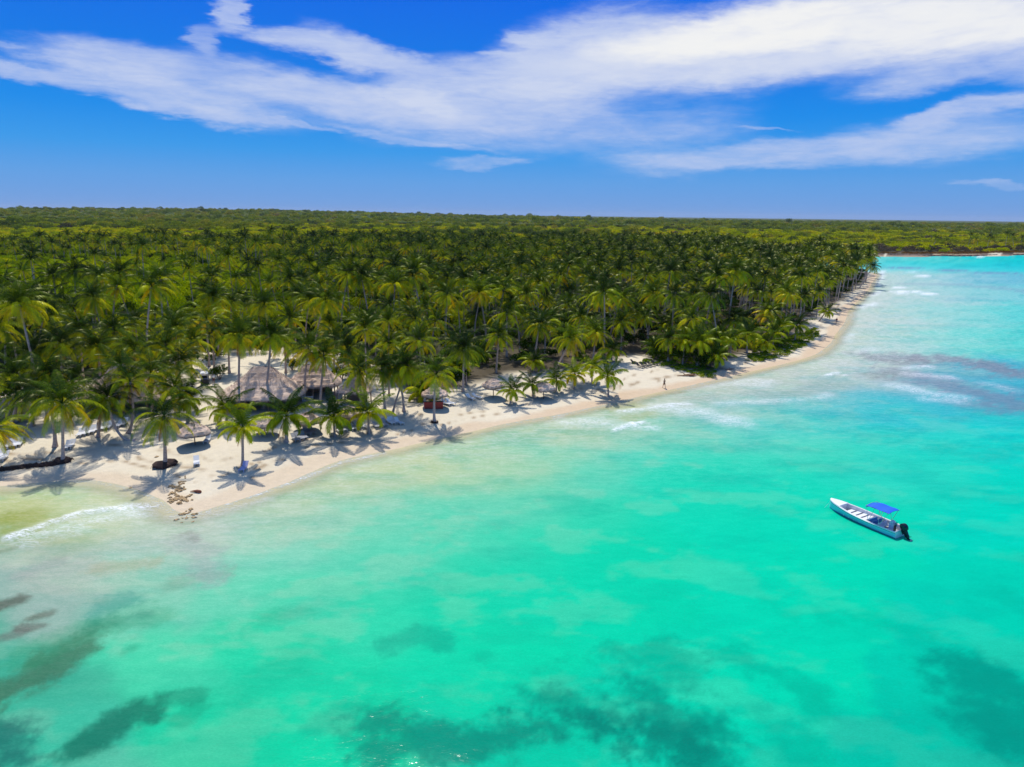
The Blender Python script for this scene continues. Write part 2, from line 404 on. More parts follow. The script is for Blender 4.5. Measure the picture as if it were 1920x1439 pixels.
M_ROOT = simple('root_mass', (0.055, 0.03, 0.022), 0.9, 0.6, 5, 0.8)
M_WOOD = simple('weathered_wood', (0.26, 0.17, 0.12), 0.8, 0.35, 4, 0.4)
M_NUT = simple('coconut_husk', (0.22, 0.17, 0.03), 0.6, 0.3, 8)
def thatch_mat():
    mt, t, b = newmat('thatch')
    tcn = N(t, 'ShaderNodeTexCoord')
    v = VM(t, 'MULTIPLY', tcn.outputs['Object'], (3.0, 3.0, 9.0))
    n = NOISE(t, v, 1.2, 6, 0.7); n2 = NOISE(t, tcn.outputs['Object'], 0.45, 3, 0.6)
    x, y, z = SEP(t, tcn.outputs['Object'])
    w = M(t, 'FRACT', M(t, 'ADD', M(t, 'MULTIPLY', z, 2.4), M(t, 'MULTIPLY', n2, 0.8)))
    f = M(t, 'ADD', M(t, 'MULTIPLY', n, 0.7), M(t, 'ADD', M(t, 'MULTIPLY', n2, 0.35), M(t, 'MULTIPLY', w, 0.12)))
    c = RAMP(t, f, [(0.28, (0.24, 0.15, 0.10)), (0.52, (0.56, 0.41, 0.31)), (0.75, (0.76, 0.60, 0.47))])
    put(t, b.inputs['Base Color'], c); b.inputs['Roughness'].default_value = 0.95; b.inputs['Specular IOR Level'].default_value = 0.1
    bn = N(t, 'ShaderNodeBump'); bn.inputs['Strength'].default_value = 0.9; bn.inputs['Distance'].default_value = 0.12
    put(t, bn.inputs['Height'], f); put(t, b.inputs['Normal'], bn.outputs[0])
    return mt
M_THATCH = thatch_mat()
M_WHITE = simple('white_plastic', (0.80, 0.80, 0.79), 0.4, 0.04)
M_LILAC = simple('lilac_plastic', (0.50, 0.48, 0.74), 0.45, 0.05)
M_GREY = simple('grey_shade_plastic', (0.34, 0.35, 0.38), 0.5, 0.08)  # also used on white loungers, their shade put into the colour
M_DARK = simple('dark_plastic', (0.02, 0.022, 0.025), 0.5, 0.2)
M_RED = simple('red_paint', (0.42, 0.05, 0.03), 0.55, 0.2)
M_MAROON = simple('maroon_plastic', (0.20, 0.01, 0.025), 0.5, 0.2)
M_PINK = simple('pink_white_print', (0.55, 0.38, 0.42), 0.7, 0.35, 3)
M_ROCK = simple('beach_rock', (0.40, 0.27, 0.13), 0.85, 0.5, 5, 0.6)
M_ROCKD = simple('shore_rock_dark', (0.12, 0.085, 0.07), 0.9, 0.6, 0.8, 0.8)

# ------------------------------------------------------------------ ground + water sheets
def fan(ds, phis):
    Dg, Pg = np.meshgrid(ds, phis, indexing='ij')
    x = (Dg * np.tan(Pg)).ravel(); y = Dg.ravel()
    nr, nc = Dg.shape
    i = np.arange(nr * nc).reshape(nr, nc)
    f = np.stack([i[:-1, :-1], i[:-1, 1:], i[1:, 1:], i[1:, :-1]], -1).reshape(-1, 4)
    return x, y, f
phis = np.concatenate([np.linspace(R(-78), R(-46), 40, endpoint=False), np.linspace(R(-46), R(46), 620), np.linspace(R(46), R(78), 41)[1:]])
q = np.linspace(0, 1, 420)
ds = CAM_H / np.tan(np.interp(q, [0, 1], [R(70), R(1.6)]))
ds = np.concatenate([np.linspace(-120, ds[0], 30, endpoint=False), ds, np.geomspace(ds[-1], 24000, 60)[1:]])
# rows behind the camera need a plain rectangular strip
dpos = ds[ds > 8]
x, y, f = fan(dpos, phis)
s = sdist(x, y); z = height(x, y, s)
# ground colour (what the ground is made of at each place)
dry = np.array(lin((252, 237, 208))) / LIT; dry2 = np.array(lin((254, 240, 208))) / LIT
wet = np.array(lin((240, 212, 176))) / LIT
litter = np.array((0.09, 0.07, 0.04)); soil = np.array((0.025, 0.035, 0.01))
nA = fbm(x / 9, y / 9, 21, 4)[:, None]; nB = fbm(x / 2.2, y / 2.2, 31, 3)[:, None]
c = dry * (0.9 + 0.16 * nA) * (1 - 0.0 * nB) + (dry2 - dry) * nB
wmask = ((1 - sst(s + (nA[:, 0] - 0.5) * 5, 1.6, 3.4)) * np.interp(y, [80, 92, 105], [.55, .7, 1.0]))[:, None]
c = c * (1 - wmask) + wet * wmask
for lv, seed_ in ((6.5, 3), (9.5, 4), (4.6, 6)):          # lines of dried seaweed left by the tide
    ln_ = np.exp(-((s + (fbm(x / 6, y / 6, seed_, 3) - .5) * 4 - lv) / 0.28) ** 2) * sst(fbm(x / 3, y / 1.5, seed_ + 9, 4), .45, .62) * 0.8
    c = c * (1 - ln_[:, None]) + np.array((0.30, 0.2, 0.11)) * ln_[:, None]
SX0 = plane(0, 690, 1.2)
def zone_veg(x, y, s):
    """0 on open sand, 1 under the grove / scrub"""
    n = (fbm(x / 5, y / 5, 41, 3) - 0.5) * 7
    sandy = 14 * sst(-x / np.maximum(y, 1), 0.1, 0.3)
    v = sst(gdist(x, y) + n, sandy - 1, sandy + 5)
    far = (y > 470) & (x > 190)
    return np.where(far, sst(s + n * 0.5, 6, 12), v)
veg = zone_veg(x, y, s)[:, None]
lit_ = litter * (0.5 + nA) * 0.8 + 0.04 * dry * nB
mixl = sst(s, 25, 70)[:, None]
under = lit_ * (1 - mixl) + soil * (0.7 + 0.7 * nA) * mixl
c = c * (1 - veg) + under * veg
farm = ((y > 500) & (x > 215) & (s < 14) & (s > -3))
nF = fbm(x / 12, y / 5, 77, 3)
cf = np.where(((nF > 0.47) & (s > 3.0) & (s < 10))[:, None], dry * 0.85, np.array((0.13, 0.09, 0.065)))
cf = np.where((s < 2.2)[:, None], np.array((0.10, 0.075, 0.06)), cf)
c = np.where((farm & (s > 0))[:, None], cf, c)
col = np.hstack([np.clip(c, 0, 1), np.ones((len(x), 1))])
mt, t, b = newmat('ground_surface')
at = N(t, 'ShaderNodeAttribute', attribute_name='tint'); ge = N(t, 'ShaderNodeNewGeometry')
n1 = NOISE(t, ge.outputs['Position'], 1.1, 6, 0.65); n2 = NOISE(t, ge.outputs['Position'], 5.0, 4, 0.6)
c_ = MIX(t, 1.0, at.outputs[0], RAMP(t, M(t, 'ADD', M(t, 'MULTIPLY', n1, 0.6), M(t, 'MULTIPLY', n2, 0.4)), [(0.3, 0.86), (0.7, 1.06)]), 'MULTIPLY')
put(t, b.inputs['Base Color'], c_); b.inputs['Roughness'].default_value = 0.95; b.inputs['Specular IOR Level'].default_value = 0.15
bn = N(t, 'ShaderNodeBump'); bn.inputs['Strength'].default_value = 0.8; bn.inputs['Distance'].default_value = 0.14
put(t, bn.inputs['Height'], M(t, 'ADD', n1, M(t, 'MULTIPLY', n2, 0.35))); put(t, b.inputs['Normal'], bn.outputs[0])
link_g = link('ground', mesh_np('ground', np.stack([x, y, z], 1), f, mt, {'tint': ('FLOAT_COLOR', col)}, True)); tag(link_g, kind='structure')

# water
WS = [(50,1400,60,190,160),(300,1400,10,205,160),(600,1400,0,212,165),(1000,1400,0,200,165),(1400,1400,0,205,172),(1800,1400,0,190,165),
 (60,1250,60,175,148),(250,1250,70,215,172),(500,1250,10,212,166),(900,1250,0,214,170),(1400,1250,0,214,176),(1900,1250,0,200,172),
 (50,1100,172,188,175),(250,1100,130,205,178),(450,1110,100,212,178),(620,1120,40,214,172),(850,1100,0,212,170),(1100,1100,0,213,173),(1500,1100,0,215,178),(1900,1100,0,208,180),
 (50,1030,188,198,188),(300,1030,186,202,188),(520,1040,130,215,188),(750,1030,80,213,178),(950,1040,20,213,174),(1150,1030,0,213,174),
 (120,950,208,218,168),(20,985,165,165,30),(10,940,212,215,140),(200,920,222,222,170),(420,985,198,206,188),(560,960,165,208,178),(740,960,120,213,182),(900,960,95,213,180),(1050,960,40,213,176),(1300,960,0,215,180),(1600,960,0,215,182),(1900,960,0,212,188),
 (560,915,205,215,165),(700,895,192,208,165),(900,890,150,212,172),(1080,890,80,213,182),(1300,890,15,214,182),(1500,890,0,214,184),(1700,890,40,213,190),(1890,890,0,211,192),
 (720,856,214,216,162),(860,850,188,213,168),(1000,850,150,212,176),(1150,850,90,212,184),(1300,850,60,213,188),(1500,840,90,214,192),(1700,840,40,212,196),(1890,840,0,210,200),
 (980,803,196,210,162),(1130,805,175,206,180),(1270,810,110,209,190),(1400,800,90,208,196),(1550,800,40,205,200),(1700,800,30,205,202),(1890,800,0,206,205),
 (1130,765,196,205,150),(1210,757,188,200,168),(1330,755,192,202,196),(1430,760,160,198,198),(1530,760,80,195,200),(1650,760,30,190,208),(1780,755,50,180,205),(1900,750,50,170,200),
 (1340,718,198,206,190),(1450,712,192,202,192),(1580,710,188,200,206),(1680,715,150,185,200),(1790,715,110,170,195),(1900,710,40,180,208),
 (1560,660,205,212,210),(1630,650,200,212,214),(1720,645,150,214,212),(1800,640,100,218,212),(1905,640,10,208,208),
 (1640,600,205,215,218),(1720,590,170,215,216),(1800,590,120,217,214),(1905,590,50,208,212),
 (1650,555,200,216,220),(1740,550,175,214,216),(1820,550,130,208,214),(1905,550,90,200,214),
 (1665,525,175,216,220),(1750,522,150,205,215),(1900,525,90,185,212),
 (1680,503,100,214,222),(1790,500,40,212,220),(1910,500,20,200,216),(1700,486,120,216,216),(1800,487,0,208,212),(1910,487,0,206,214)]
P = np.array([plane(a, b) for a, b, *_ in WS]); C = np.array([lin(q[2:]) for q in WS]) / LIT
wx, wy, wf = fan(dpos, phis)
ws = s.copy(); wh = z.copy()
keep = wh < 0.6
fk = wf[keep[wf].any(1)]
used = np.zeros(len(wx), bool); used[fk.ravel()] = True
idx = np.cumsum(used) - 1; wx, wy, ws, wh = wx[used], wy[used], ws[used], wh[used]; fk = idx[fk]
# colour of the water body: depth and bottom change from place to place
w1x = (fbm(wx / 11, wy / 11, 51, 5, .6) - .5); w1y = (fbm(wx / 11, wy / 11, 61, 5, .6) - .5)
qx = wx + w1x * (7 + wy * 0.10); qy = wy + w1y * (7 + wy * 0.10)
qu = qx / np.maximum(qy, 5); qv = np.log(np.maximum(qy, 5))
num = np.zeros((len(wx), 3)); den = np.zeros(len(wx))
for (px_, py_), cc in zip(P, C):
    w_ = np.exp(-(((qu - px_ / py_) / 0.085) ** 2 + ((qv - math.log(py_)) / 0.085) ** 2) / 1.0) + 1e-9 / (0.02 + (qu - px_ / py_) ** 2 + (qv - math.log(py_)) ** 2)
    num += w_[:, None] * cc; den += w_
wc = num / den[:, None]
# streaky patches of pale stirred-up sand
st = fbm(wx / 5.5 + wy / 30, wy / 3.2, 71, 5, .6)
shal = np.exp(-np.clip(-ws, 0, 400) / 20.0)
pale = np.array(lin((190, 214, 188))) / LIT
mk = (sst(st, 0.50, 0.66) * 0.6 * shal)[:, None]; wc = wc * (1 - mk) + pale * mk
st2 = fbm(wx / 7, wy / 3, 81, 5, .6)
mk = (sst(st2, 0.46, 0.72) * np.interp(wy, [50, 90], [.22, .45]))[:, None]; wc = wc * (1 - mk * np.array([1, .30, .22]))
BED = [  # seagrass and reef patches on the bottom: pixel trace, radius m, strength, colour
 ([(150,1400),(185,1378),(215,1352),(268,1332)],0.95,.75,(0,110,92)),([(312,1310),(362,1305)],.55,.5,(0,130,105)),([(345,1345),(365,1335)],.5,.3,(0,140,110)),
 ([(0,1305),(60,1268),(110,1235),(160,1212)],1.3,.7,(62,100,75)),([(0,1380),(15,1410)],1.3,.7,(10,95,95)),([(-40,1140),(0,1135),(32,1127)],.6,.7,(75,68,60)),
 ([(58,1158),(92,1151)],.5,.6,(85,85,72)),([(38,1178),(80,1174)],.4,.6,(95,90,85)),([(10,1195),(35,1188)],.4,.5,(105,95,95)),([(190,1142),(232,1124)],1.1,.55,(10,150,140)),([(180,1175),(215,1165)],.7,.4,(20,140,115)),
 ([(60,1230),(150,1190),(260,1165)],1.6,.35,(30,150,110)),([(255,1155),(270,1152)],.5,.4,(20,140,120)),([(235,1222)],.5,.4,(10,150,115)),
 ([(715,1400),(728,1372),(800,1388),(900,1388),(1000,1372),(1100,1352),(1200,1372),(1290,1400)],1.6,.66,(0,125,112)),
 ([(1040,1312),(1130,1345),(1240,1350),(1330,1385),(1340,1440)],2.3,.58,(0,122,112)),([(1165,1232),(1235,1216),(1262,1245),(1250,1285)],1.7,.45,(0,150,130)),
 ([(1370,1225),(1430,1255),(1480,1278),(1525,1300),(1530,1330)],1.2,.38,(0,155,135)),([(1430,1355),(1500,1425)],1.6,.4,(0,160,140)),([(1850,1275),(1900,1300),(1940,1345),(1850,1350),(1820,1320)],2.6,.62,(0,130,120)),
 ([(735,1205),(790,1192),(825,1205)],.9,.42,(0,150,130)),([(590,1365),(640,1330)],.6,.3,(0,160,135)),([(905,1232)],.7,.3,(0,160,135)),([(640,1400),(660,1390)],.5,.3,(0,160,135)),
 ([(1560,1160),(1650,1165),(1725,1185)],1.0,.3,(0,175,148)),([(1480,1150),(1440,1130)],.8,.22,(0,175,148)),([(1880,1120),(1920,1140)],1.5,.3,(0,165,150)),([(500,1160),(560,1150)],1.0,.28,(0,170,135)),([(460,1290),(540,1240)],1.2,.18,(0,170,135)),
 ([(330,1095),(420,1075)],1.0,.28,(130,150,130)),([(200,1065),(290,1055)],.9,.45,(185,175,140)),([(350,1015),(385,1040),(400,1085)],1.2,.4,(165,165,175)),([(355,1000),(370,1012)],.5,.5,(125,120,125)),
 ([(60,1075),(110,1055)],.8,.4,(165,165,165)),([(5,1033),(20,1030)],.4,.5,(110,125,90)),([(0,975),(40,985),(75,990)],1.3,.62,(150,158,30)),([(60,965),(100,975)],1.2,.5,(165,170,60)),
 ([(1160,766),(1190,762)],1.3,.6,(190,180,90)),([(1180,785),(1215,775)],1.5,.4,(185,185,110)),([(1235,738),(1275,736)],1.0,.7,(175,155,110)),([(1360,722),(1420,712)],2.2,.4,(150,165,140)),([(1440,742),(1520,735),(1560,720)],3.2,.5,(150,172,175)),
 ([(1290,745),(1340,748)],2.2,.4,(160,172,170)),([(1640,668),(1700,670),(1780,672),(1850,688),(1925,705)],4.5,.75,(122,128,158)),([(1690,681),(1740,678)],3.5,.6,(130,128,150)),
 ([(1690,700),(1740,712),(1800,728),(1860,742),(1925,765)],5.0,.6,(125,130,165)),([(1780,752),(1850,765)],3.0,.4,(110,150,180)),([(1640,705),(1680,700)],3,.5,(135,145,150)),([(1850,722),(1925,735)],4,.4,(60,140,180)),
 ([(1690,503),(1760,506),(1850,512),(1930,516)],7,.75,(105,150,195)),([(1700,533),(1790,534),(1870,540),(1930,548)],6,.55,(120,165,195)),([(1600,575),(1640,577)],3.5,.5,(165,178,185)),([(1780,562),(1850,560)],4,.3,(80,170,200)),
 ([(1480,665),(1560,668)],3,.3,(180,180,160)),([(1590,620),(1700,622)],3,.25,(175,185,195))]
e1 = (fbm(wx / 2.2, wy / 2.2, 91, 5, .65) - .5)
e2 = fbm(wx / .9, wy / .9, 95, 5, .7)
for pts, r, a, cc in BED:
    PP = np.array([plane(*q) for q in pts])
    if len(PP) == 1: PP = np.vstack([PP, PP + 0.2])
    lo = PP.min(0) - 6 * r - 3; hi = PP.max(0) + 6 * r + 3
    k = np.where((wx > lo[0]) & (wx < hi[0]) & (wy > lo[1]) & (wy < hi[1]))[0]
    if not len(k): continue
    big = r > 2.4
    d_ = seg_dist(wx[k], wy[k] , PP) + e1[k] * r * 3.0 + w1x[k] * r * 1.2 + (e2[k] - .5) * min(r, 1.5) * 1.6
    rag = sst(e2[k] + 0.9 * (1 - d_ / (r * 1.5)), .28, .75)
    mk = ((1 - sst(d_, r * 0.2, r * 1.9)) * a * (.35 + .75 * rag)).clip(0, .95)[:, None]
    wc[k] = wc[k] * (1 - mk) + (np.array(lin(cc)) / LIT) * mk
FOAM = [([(1650,482),(1700,482.3),(1760,482.2),(1800,482.5),(1850,481.6),(1925,480)],1.8,1.1),([(25,1008),(90,982),(160,962),(230,952),(300,948)],1.0,1.0),([(60,1008),(140,986),(230,966),(280,958)],2.2,.48),([(300,945),(340,960),(420,958),(500,935)],.8,.55),([(430,944),(480,929),(560,900),(637,869),(720,850)],.6,1.1),([(330,968),(400,962),(460,945)],1.2,.6),
 ([(1040,783),(1085,771),(1100,768)],1.0,.8),([(1060,792),(1120,790),(1150,797)],2.4,.5),([(1152,808),(1180,798),(1208,793)],.75,1.4),([(1160,800),(1200,803),(1225,803)],1.3,.7),
 ([(1165,772),(1215,768),(1260,760),(1290,758)],.9,.9),([(1250,765),(1320,775),(1380,790)],3.0,.55),([(1350,757),(1450,752),(1530,748),(1550,740)],1.6,.4),([(1270,728),(1330,722),(1400,713),(1440,715)],1.8,.6),([(1370,720),(1430,722)],2.5,.5),
 ([(1552,704),(1568,700),(1580,703)],.8,1.2),([(1682,550),(1700,546),(1720,548),(1740,552)],3.2,1.5),([(1682,540),(1695,539)],2.2,1.1),([(1722,519),(1735,518)],2.4,1.1),([(1745,528),(1765,527)],2.2,1.0),([(1720,534),(1760,536)],1.8,.7),([(1700,512),(1730,508)],1.8,.6),
 ([(1690,725),(1750,740),(1800,745)],2.6,.6),([(1700,690),(1740,688)],1.5,.7),([(1705,702),(1780,708)],2.2,.5),([(1740,750),(1790,752)],2.0,.5),([(1850,720),(1900,732)],2.0,.35),
 ([(1572,623),(1590,600),(1600,585)],1.2,.6),([(1608,578),(1640,570)],2.6,.9),([(1625,555),(1655,548)],2.2,.9),([(1640,535),(1652,520),(1655,508)],2.4,.8),([(1580,640),(1600,625)],1.5,.35),([(1610,660),(1640,655)],1.6,.4)]
fo = np.zeros(len(wx))
for pts, r, a in FOAM:
    PP = np.array([plane(*q) for q in pts]); lo = PP.min(0) - 4 * r - 2; hi = PP.max(0) + 4 * r + 2
    k = np.where((wx > lo[0]) & (wx < hi[0]) & (wy > lo[1]) & (wy < hi[1]))[0]
    d_ = seg_dist(wx[k], wy[k], PP) + e1[k] * r * 1.6
    fo[k] = np.maximum(fo[k], (1 - sst(d_, 0, r * 1.5)) * a)
sw = np.exp(-((wh + 0.02) / 0.035) ** 2) * sst(fbm(wx / 9, wy / 9, 101, 3), .42, .6) * 0.7
fo = np.maximum(fo, sw)
# broad milky, foam-streaked zone off the far beach
rr_ = wx / np.maximum(wy, 5)
milk = np.exp(-np.clip(-ws, 0, 500) / np.interp(wy, [60, 120, 300], [8, 20, 60])) * np.interp(wy, [60, 110, 160, 430, 480], [.45, .65, 1.0, 1.0, 0])
bandw = (np.exp(-np.clip(-ws, 0, 300) / np.interp(wy, [60, 100, 200], [9, 9, 16])) * 0.55 * (wy < 440))[:, None]
wc = wc * (1 - bandw) + (np.array(lin((206, 208, 182))) / LIT) * bandw
gk = 1.0 + 0.05 * (1 - np.clip(wc[:, 0] * 3, 0, 1)); wc = wc * np.stack([np.ones(len(wx)), gk, np.full(len(wx), .90)], 1)
wcol = np.hstack([np.clip(wc, 0, 0.95), np.ones((len(wx), 1))])
wz = np.full(len(wx), 0.0)
wz += (fbm(wx / 2.5, wy / 1.6, 111, 3) - 0.5) * 0.10 * np.exp(-np.maximum(wy - 60, 0) / 200)
wz += np.clip(fo, 0, 1) * 0.22 * sst(-ws, 1.5, 5)
wz *= sst(-wh, 0.02, 0.3)
mt, t, b = newmat('sea_water')
at = N(t, 'ShaderNodeAttribute', attribute_name='tint'); fa = N(t, 'ShaderNodeAttribute', attribute_name='foam'); da = N(t, 'ShaderNodeAttribute', attribute_name='depth'); ma = N(t, 'ShaderNodeAttribute', attribute_name='milk')
ge = N(t, 'ShaderNodeNewGeometry'); pos = ge.outputs['Position']
stv = VM(t, 'MULTIPLY', pos, (0.45, 1.0, 0.0))
n1 = NOISE(t, stv, 1.3, 5, 0.62, 0.4); n2 = NOISE(t, stv, 5.0, 4, 0.6, 0.2); n3 = NOISE(t, VM(t, 'MULTIPLY', pos, (0.4, 1.0, 0)), 0.16, 4, 0.6)
f_ = M(t, 'ADD', M(t, 'MULTIPLY', n1, 0.45), M(t, 'ADD', M(t, 'MULTIPLY', n2, 0.33), M(t, 'MULTIPLY', n3, 0.22)))
n5 = NOISE(t, VM(t, 'MULTIPLY', pos, (0.5, 1.3, 0.0)), 11.0, 3, 0.6, 0.5)
c1 = MIX(t, 1.0, at.outputs[0], RAMP(t, f_, [(0.32, (0.80, 0.91, 0.91)), (0.66, (1.10, 1.05, 1.05))]), 'MULTIPLY')  # light and dark of the ripples painted into the body colour
c1 = MIX(t, 1.0, c1, RAMP(t, n5, [(0.35, (0.86, 0.94, 0.94)), (0.65, (1.10, 1.05, 1.05))]), 'MULTIPLY')  # finer ripple shading, also painted into the colour
# milky streaks
mk = M(t, 'MULTIPLY', SS(t, M(t, 'ADD', M(t, 'MULTIPLY', n1, 0.55), M(t, 'MULTIPLY', n2, 0.45)), 0.42, 0.68), M(t, 'MULTIPLY', ma.outputs['Fac'], 0.8))
c1 = MIX(t, mk, c1, linA((214, 218, 216)))
fm = M(t, 'MULTIPLY', fa.outputs['Fac'], M(t, 'ADD', 0.10, M(t, 'MULTIPLY', SS(t, NOISE(t, stv, 3.4, 8, 0.78, 1.2), 0.42, 0.60), 1.05)), clamp=True)
c2 = MIX(t, fm, c1, (0.80, 0.82, 0.84, 1))
bn = N(t, 'ShaderNodeBump'); bn.inputs['Strength'].default_value = 0.36; bn.inputs['Distance'].default_value = 0.12
n4 = NOISE(t, VM(t, 'MULTIPLY', pos, (0.7, 1.0, 0)), 3.0, 3, 0.55, 0.3)
put(t, bn.inputs['Height'], M(t, 'ADD', M(t, 'MULTIPLY', n1, 0.6), M(t, 'MULTIPLY', n4, 0.4)))
tr = N(t, 'ShaderNodeBsdfTransparent'); tr.inputs[0].default_value = (0.93, 0.97, 0.90, 1)
# rippled water: matt body colour plus a little mirror-like sheen that grows towards grazing angles
wd = N(t, 'ShaderNodeBsdfDiffuse'); put(t, wd.inputs[0], c2); put(t, wd.inputs['Normal'], bn.outputs[0])
wg = N(t, 'ShaderNodeBsdfGlossy'); wg.inputs[1].default_value = 0.14; put(t, wg.inputs['Normal'], bn.outputs[0])
lw = N(t, 'ShaderNodeLayerWeight'); lw.inputs[0].default_value = 0.5
wm = N(t, 'ShaderNodeMixShader'); put(t, wm.inputs[0], M(t, 'ADD', 0.012, M(t, 'MULTIPLY', M(t, 'POWER', lw.outputs['Facing'], 4.0), 0.07)))
t.links.new(wd.outputs[0], wm.inputs[1]); t.links.new(wg.outputs[0], wm.inputs[2])
ms = N(t, 'ShaderNodeMixShader')
put(t, ms.inputs[0], M(t, 'MAXIMUM', SS(t, da.outputs['Fac'], -0.01, 0.20), M(t, 'MULTIPLY', fm, 0.8)))
t.links.new(tr.outputs[0], ms.inputs[1]); t.links.new(wm.outputs[0], ms.inputs[2]); t.nodes.remove(b)
out = [q_ for q_ in t.nodes if q_.type == 'OUTPUT_MATERIAL'][0]; t.links.new(ms.outputs[0], out.inputs[0])
sea = link('water', mesh_np('water', np.stack([wx, wy, wz], 1), fk, mt, {'tint': ('FLOAT_COLOR', wcol), 'foam': ('FLOAT', fo), 'depth': ('FLOAT', -wh), 'milk': ('FLOAT', milk)}, True))
tag(sea, kind='structure')

# ------------------------------------------------------------------ palms
def frond_arrays(az, e0, L, droop, nl, wid, lmax, age, rg, bend=True, twist=0.0):
    """returns verts, faces(tris), age and shade tones for one pinnate frond"""
    nseg = 9
    ca, sa = math.cos(az), math.sin(az)
    pts = [np.zeros(3)]; dirs = []
    for i in range(nseg):
        t_ = (i + 0.5) / nseg
        e = e0 - droop * t_ ** 1.25
        dv = np.array([math.cos(e) * ca, math.cos(e) * sa, math.sin(e)]); dirs.append(dv)
        pts.append(pts[-1] + dv * L / nseg)
    dirs.append(dirs[-1]); pts = np.array(pts); dirs = np.array(dirs)
    side0 = np.array([-sa, ca, 0.0])
    V = []; F = []; A = []
    def P_(t_):
        k = min(int(t_ * nseg), nseg - 1); u = t_ * nseg - k
        return pts[k] * (1 - u) + pts[k + 1] * u, dirs[k] * (1 - u) + dirs[k + 1] * u
    # rachis: flat ribbon with a little height
    b0 = 0
    for i in range(nseg + 1):
        w = 0.045 * (1 - i / nseg) + 0.010
        V += [pts[i] + side0 * w, pts[i] - side0 * w, pts[i] + np.array([0, 0, -w * 1.2])]; A += [age] * 3
    for i in range(nseg):
        a = i * 3; c_ = a + 3
        for k in range(3):
            k2 = (k + 1) % 3
            F += [(a + k, a + k2, c_ + k2), (a + k, c_ + k2, c_ + k)]
    for sgn in (1, -1):
        for j in range(nl):
            t_ = 0.16 + 0.84 * (j + 0.5 * (sgn > 0) + 0.2) / nl
            if t_ > 1: t_ = 1.0
            p, dv = P_(t_); dv = dv / np.linalg.norm(dv)
            nrm = np.cross(dv, side0); nrm = nrm if nrm[2] > 0 else -nrm
            l = lmax * (math.sin(PI * min(1, 0.10 + 0.86 * t_)) ** 0.55) * rg.uniform(0.85, 1.1)
            fw = 0.35 + 0.75 * t_
            ld = side0 * sgn * 0.9 + dv * fw - np.array([0, 0, 1]) * (0.30 + twist + rg.uniform(-.08, .15)) + nrm * 0.12
            ld /= np.linalg.norm(ld)
            tip = p + ld * l; mid = p + ld * l * 0.55 + np.array([0, 0, 0.0])
            tip = tip - np.array([0, 0, l * (0.28 + 0.2 * rg.random())])
            hw = dv * wid * 0.5
            b_ = len(V); ag = age + rg.uniform(-.06, .1)
            if bend:
                V += [p - hw * 0.6, p + hw * 0.6, mid + hw, mid - hw, tip]; A += [ag, ag, ag + .03, ag + .03, ag + .12]
                F += [(b_, b_ + 1, b_ + 2), (b_, b_ + 2, b_ + 3), (b_ + 3, b_ + 2, b_ + 4)]
            else:
                V += [p - hw, p + hw, tip]; A += [ag, ag, ag + .1]; F += [(b_, b_ + 1, b_ + 2)]
    return V, F, A
def crown_mesh(name, seed, Rr=4.2, nf=26, nl=20, wid=0.15, lmax=0.95, bend=True, young=False, wind=0.0, lean=0.0, lo=-0.75, aged=0.0):
    rg = random.Random(seed); V = []; F = []; A = []
    for i in range(nf):
        t_ = i / (nf - 1)                      # 0 = spear in the middle, 1 = oldest
        azm = i * 2.39996 + rg.uniform(-.25, .25)
        if young:
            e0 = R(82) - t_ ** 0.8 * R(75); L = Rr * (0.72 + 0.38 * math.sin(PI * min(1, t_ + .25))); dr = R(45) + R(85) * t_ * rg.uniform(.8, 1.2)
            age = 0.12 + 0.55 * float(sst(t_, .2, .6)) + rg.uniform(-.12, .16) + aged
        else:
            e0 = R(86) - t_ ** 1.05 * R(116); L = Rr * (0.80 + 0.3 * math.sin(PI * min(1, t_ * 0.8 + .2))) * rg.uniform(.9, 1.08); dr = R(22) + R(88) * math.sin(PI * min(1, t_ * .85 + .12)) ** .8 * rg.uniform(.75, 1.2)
            age = 0.03 + 0.56 * float(sst(t_, .30, .58)) + .28 * max(0, t_ - .6) / .4 + rg.uniform(-.26, .18) * (t_ > .25) + aged  # inner fronds darkened as painted crown shade, outer ones yellowed with age
        # trade wind pushes the fronds to one side
        azw = azm + wind * math.sin(PI - azm) * 0.5
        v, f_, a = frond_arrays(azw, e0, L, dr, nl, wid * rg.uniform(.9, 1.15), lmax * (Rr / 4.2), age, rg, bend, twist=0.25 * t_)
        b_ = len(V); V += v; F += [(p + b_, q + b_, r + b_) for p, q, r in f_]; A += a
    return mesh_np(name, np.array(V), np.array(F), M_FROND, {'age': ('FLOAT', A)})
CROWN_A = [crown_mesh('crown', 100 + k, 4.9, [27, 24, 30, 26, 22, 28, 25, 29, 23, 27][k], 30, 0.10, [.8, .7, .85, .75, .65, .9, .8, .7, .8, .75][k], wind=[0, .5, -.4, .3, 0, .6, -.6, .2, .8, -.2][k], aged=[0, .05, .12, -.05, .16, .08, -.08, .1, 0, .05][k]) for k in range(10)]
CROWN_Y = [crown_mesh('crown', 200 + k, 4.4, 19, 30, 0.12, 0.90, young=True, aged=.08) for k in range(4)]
NUT_MB = MB()
for k in range(9):
    a = k * 0.7; NUT_MB.lump((math.cos(a) * .32, math.sin(a) * .32, -.28 - .1 * (k % 3)), .14, 6, .1, k)
NUTS = NUT_MB.mesh('coconut_cluster', M_NUT, True)
def dead_mesh(seed, n):
    rg = random.Random(seed); V = []; F = []; A = []
    for i in range(n):
        v, f_, a = frond_arrays(rg.uniform(0, 6.28), R(rg.uniform(-38, -62)), 3.0, R(30), 14, 0.14, .6, 0.5, rg, False, 0.4)
        b_ = len(V); V += v; F += [(p + b_, q + b_, r + b_) for p, q, r in f_]
    return mesh_np('dry_frond', np.array(V), np.array(F), M_DEAD)
DEAD = [dead_mesh(k, 2 + k % 3) for k in range(3)]
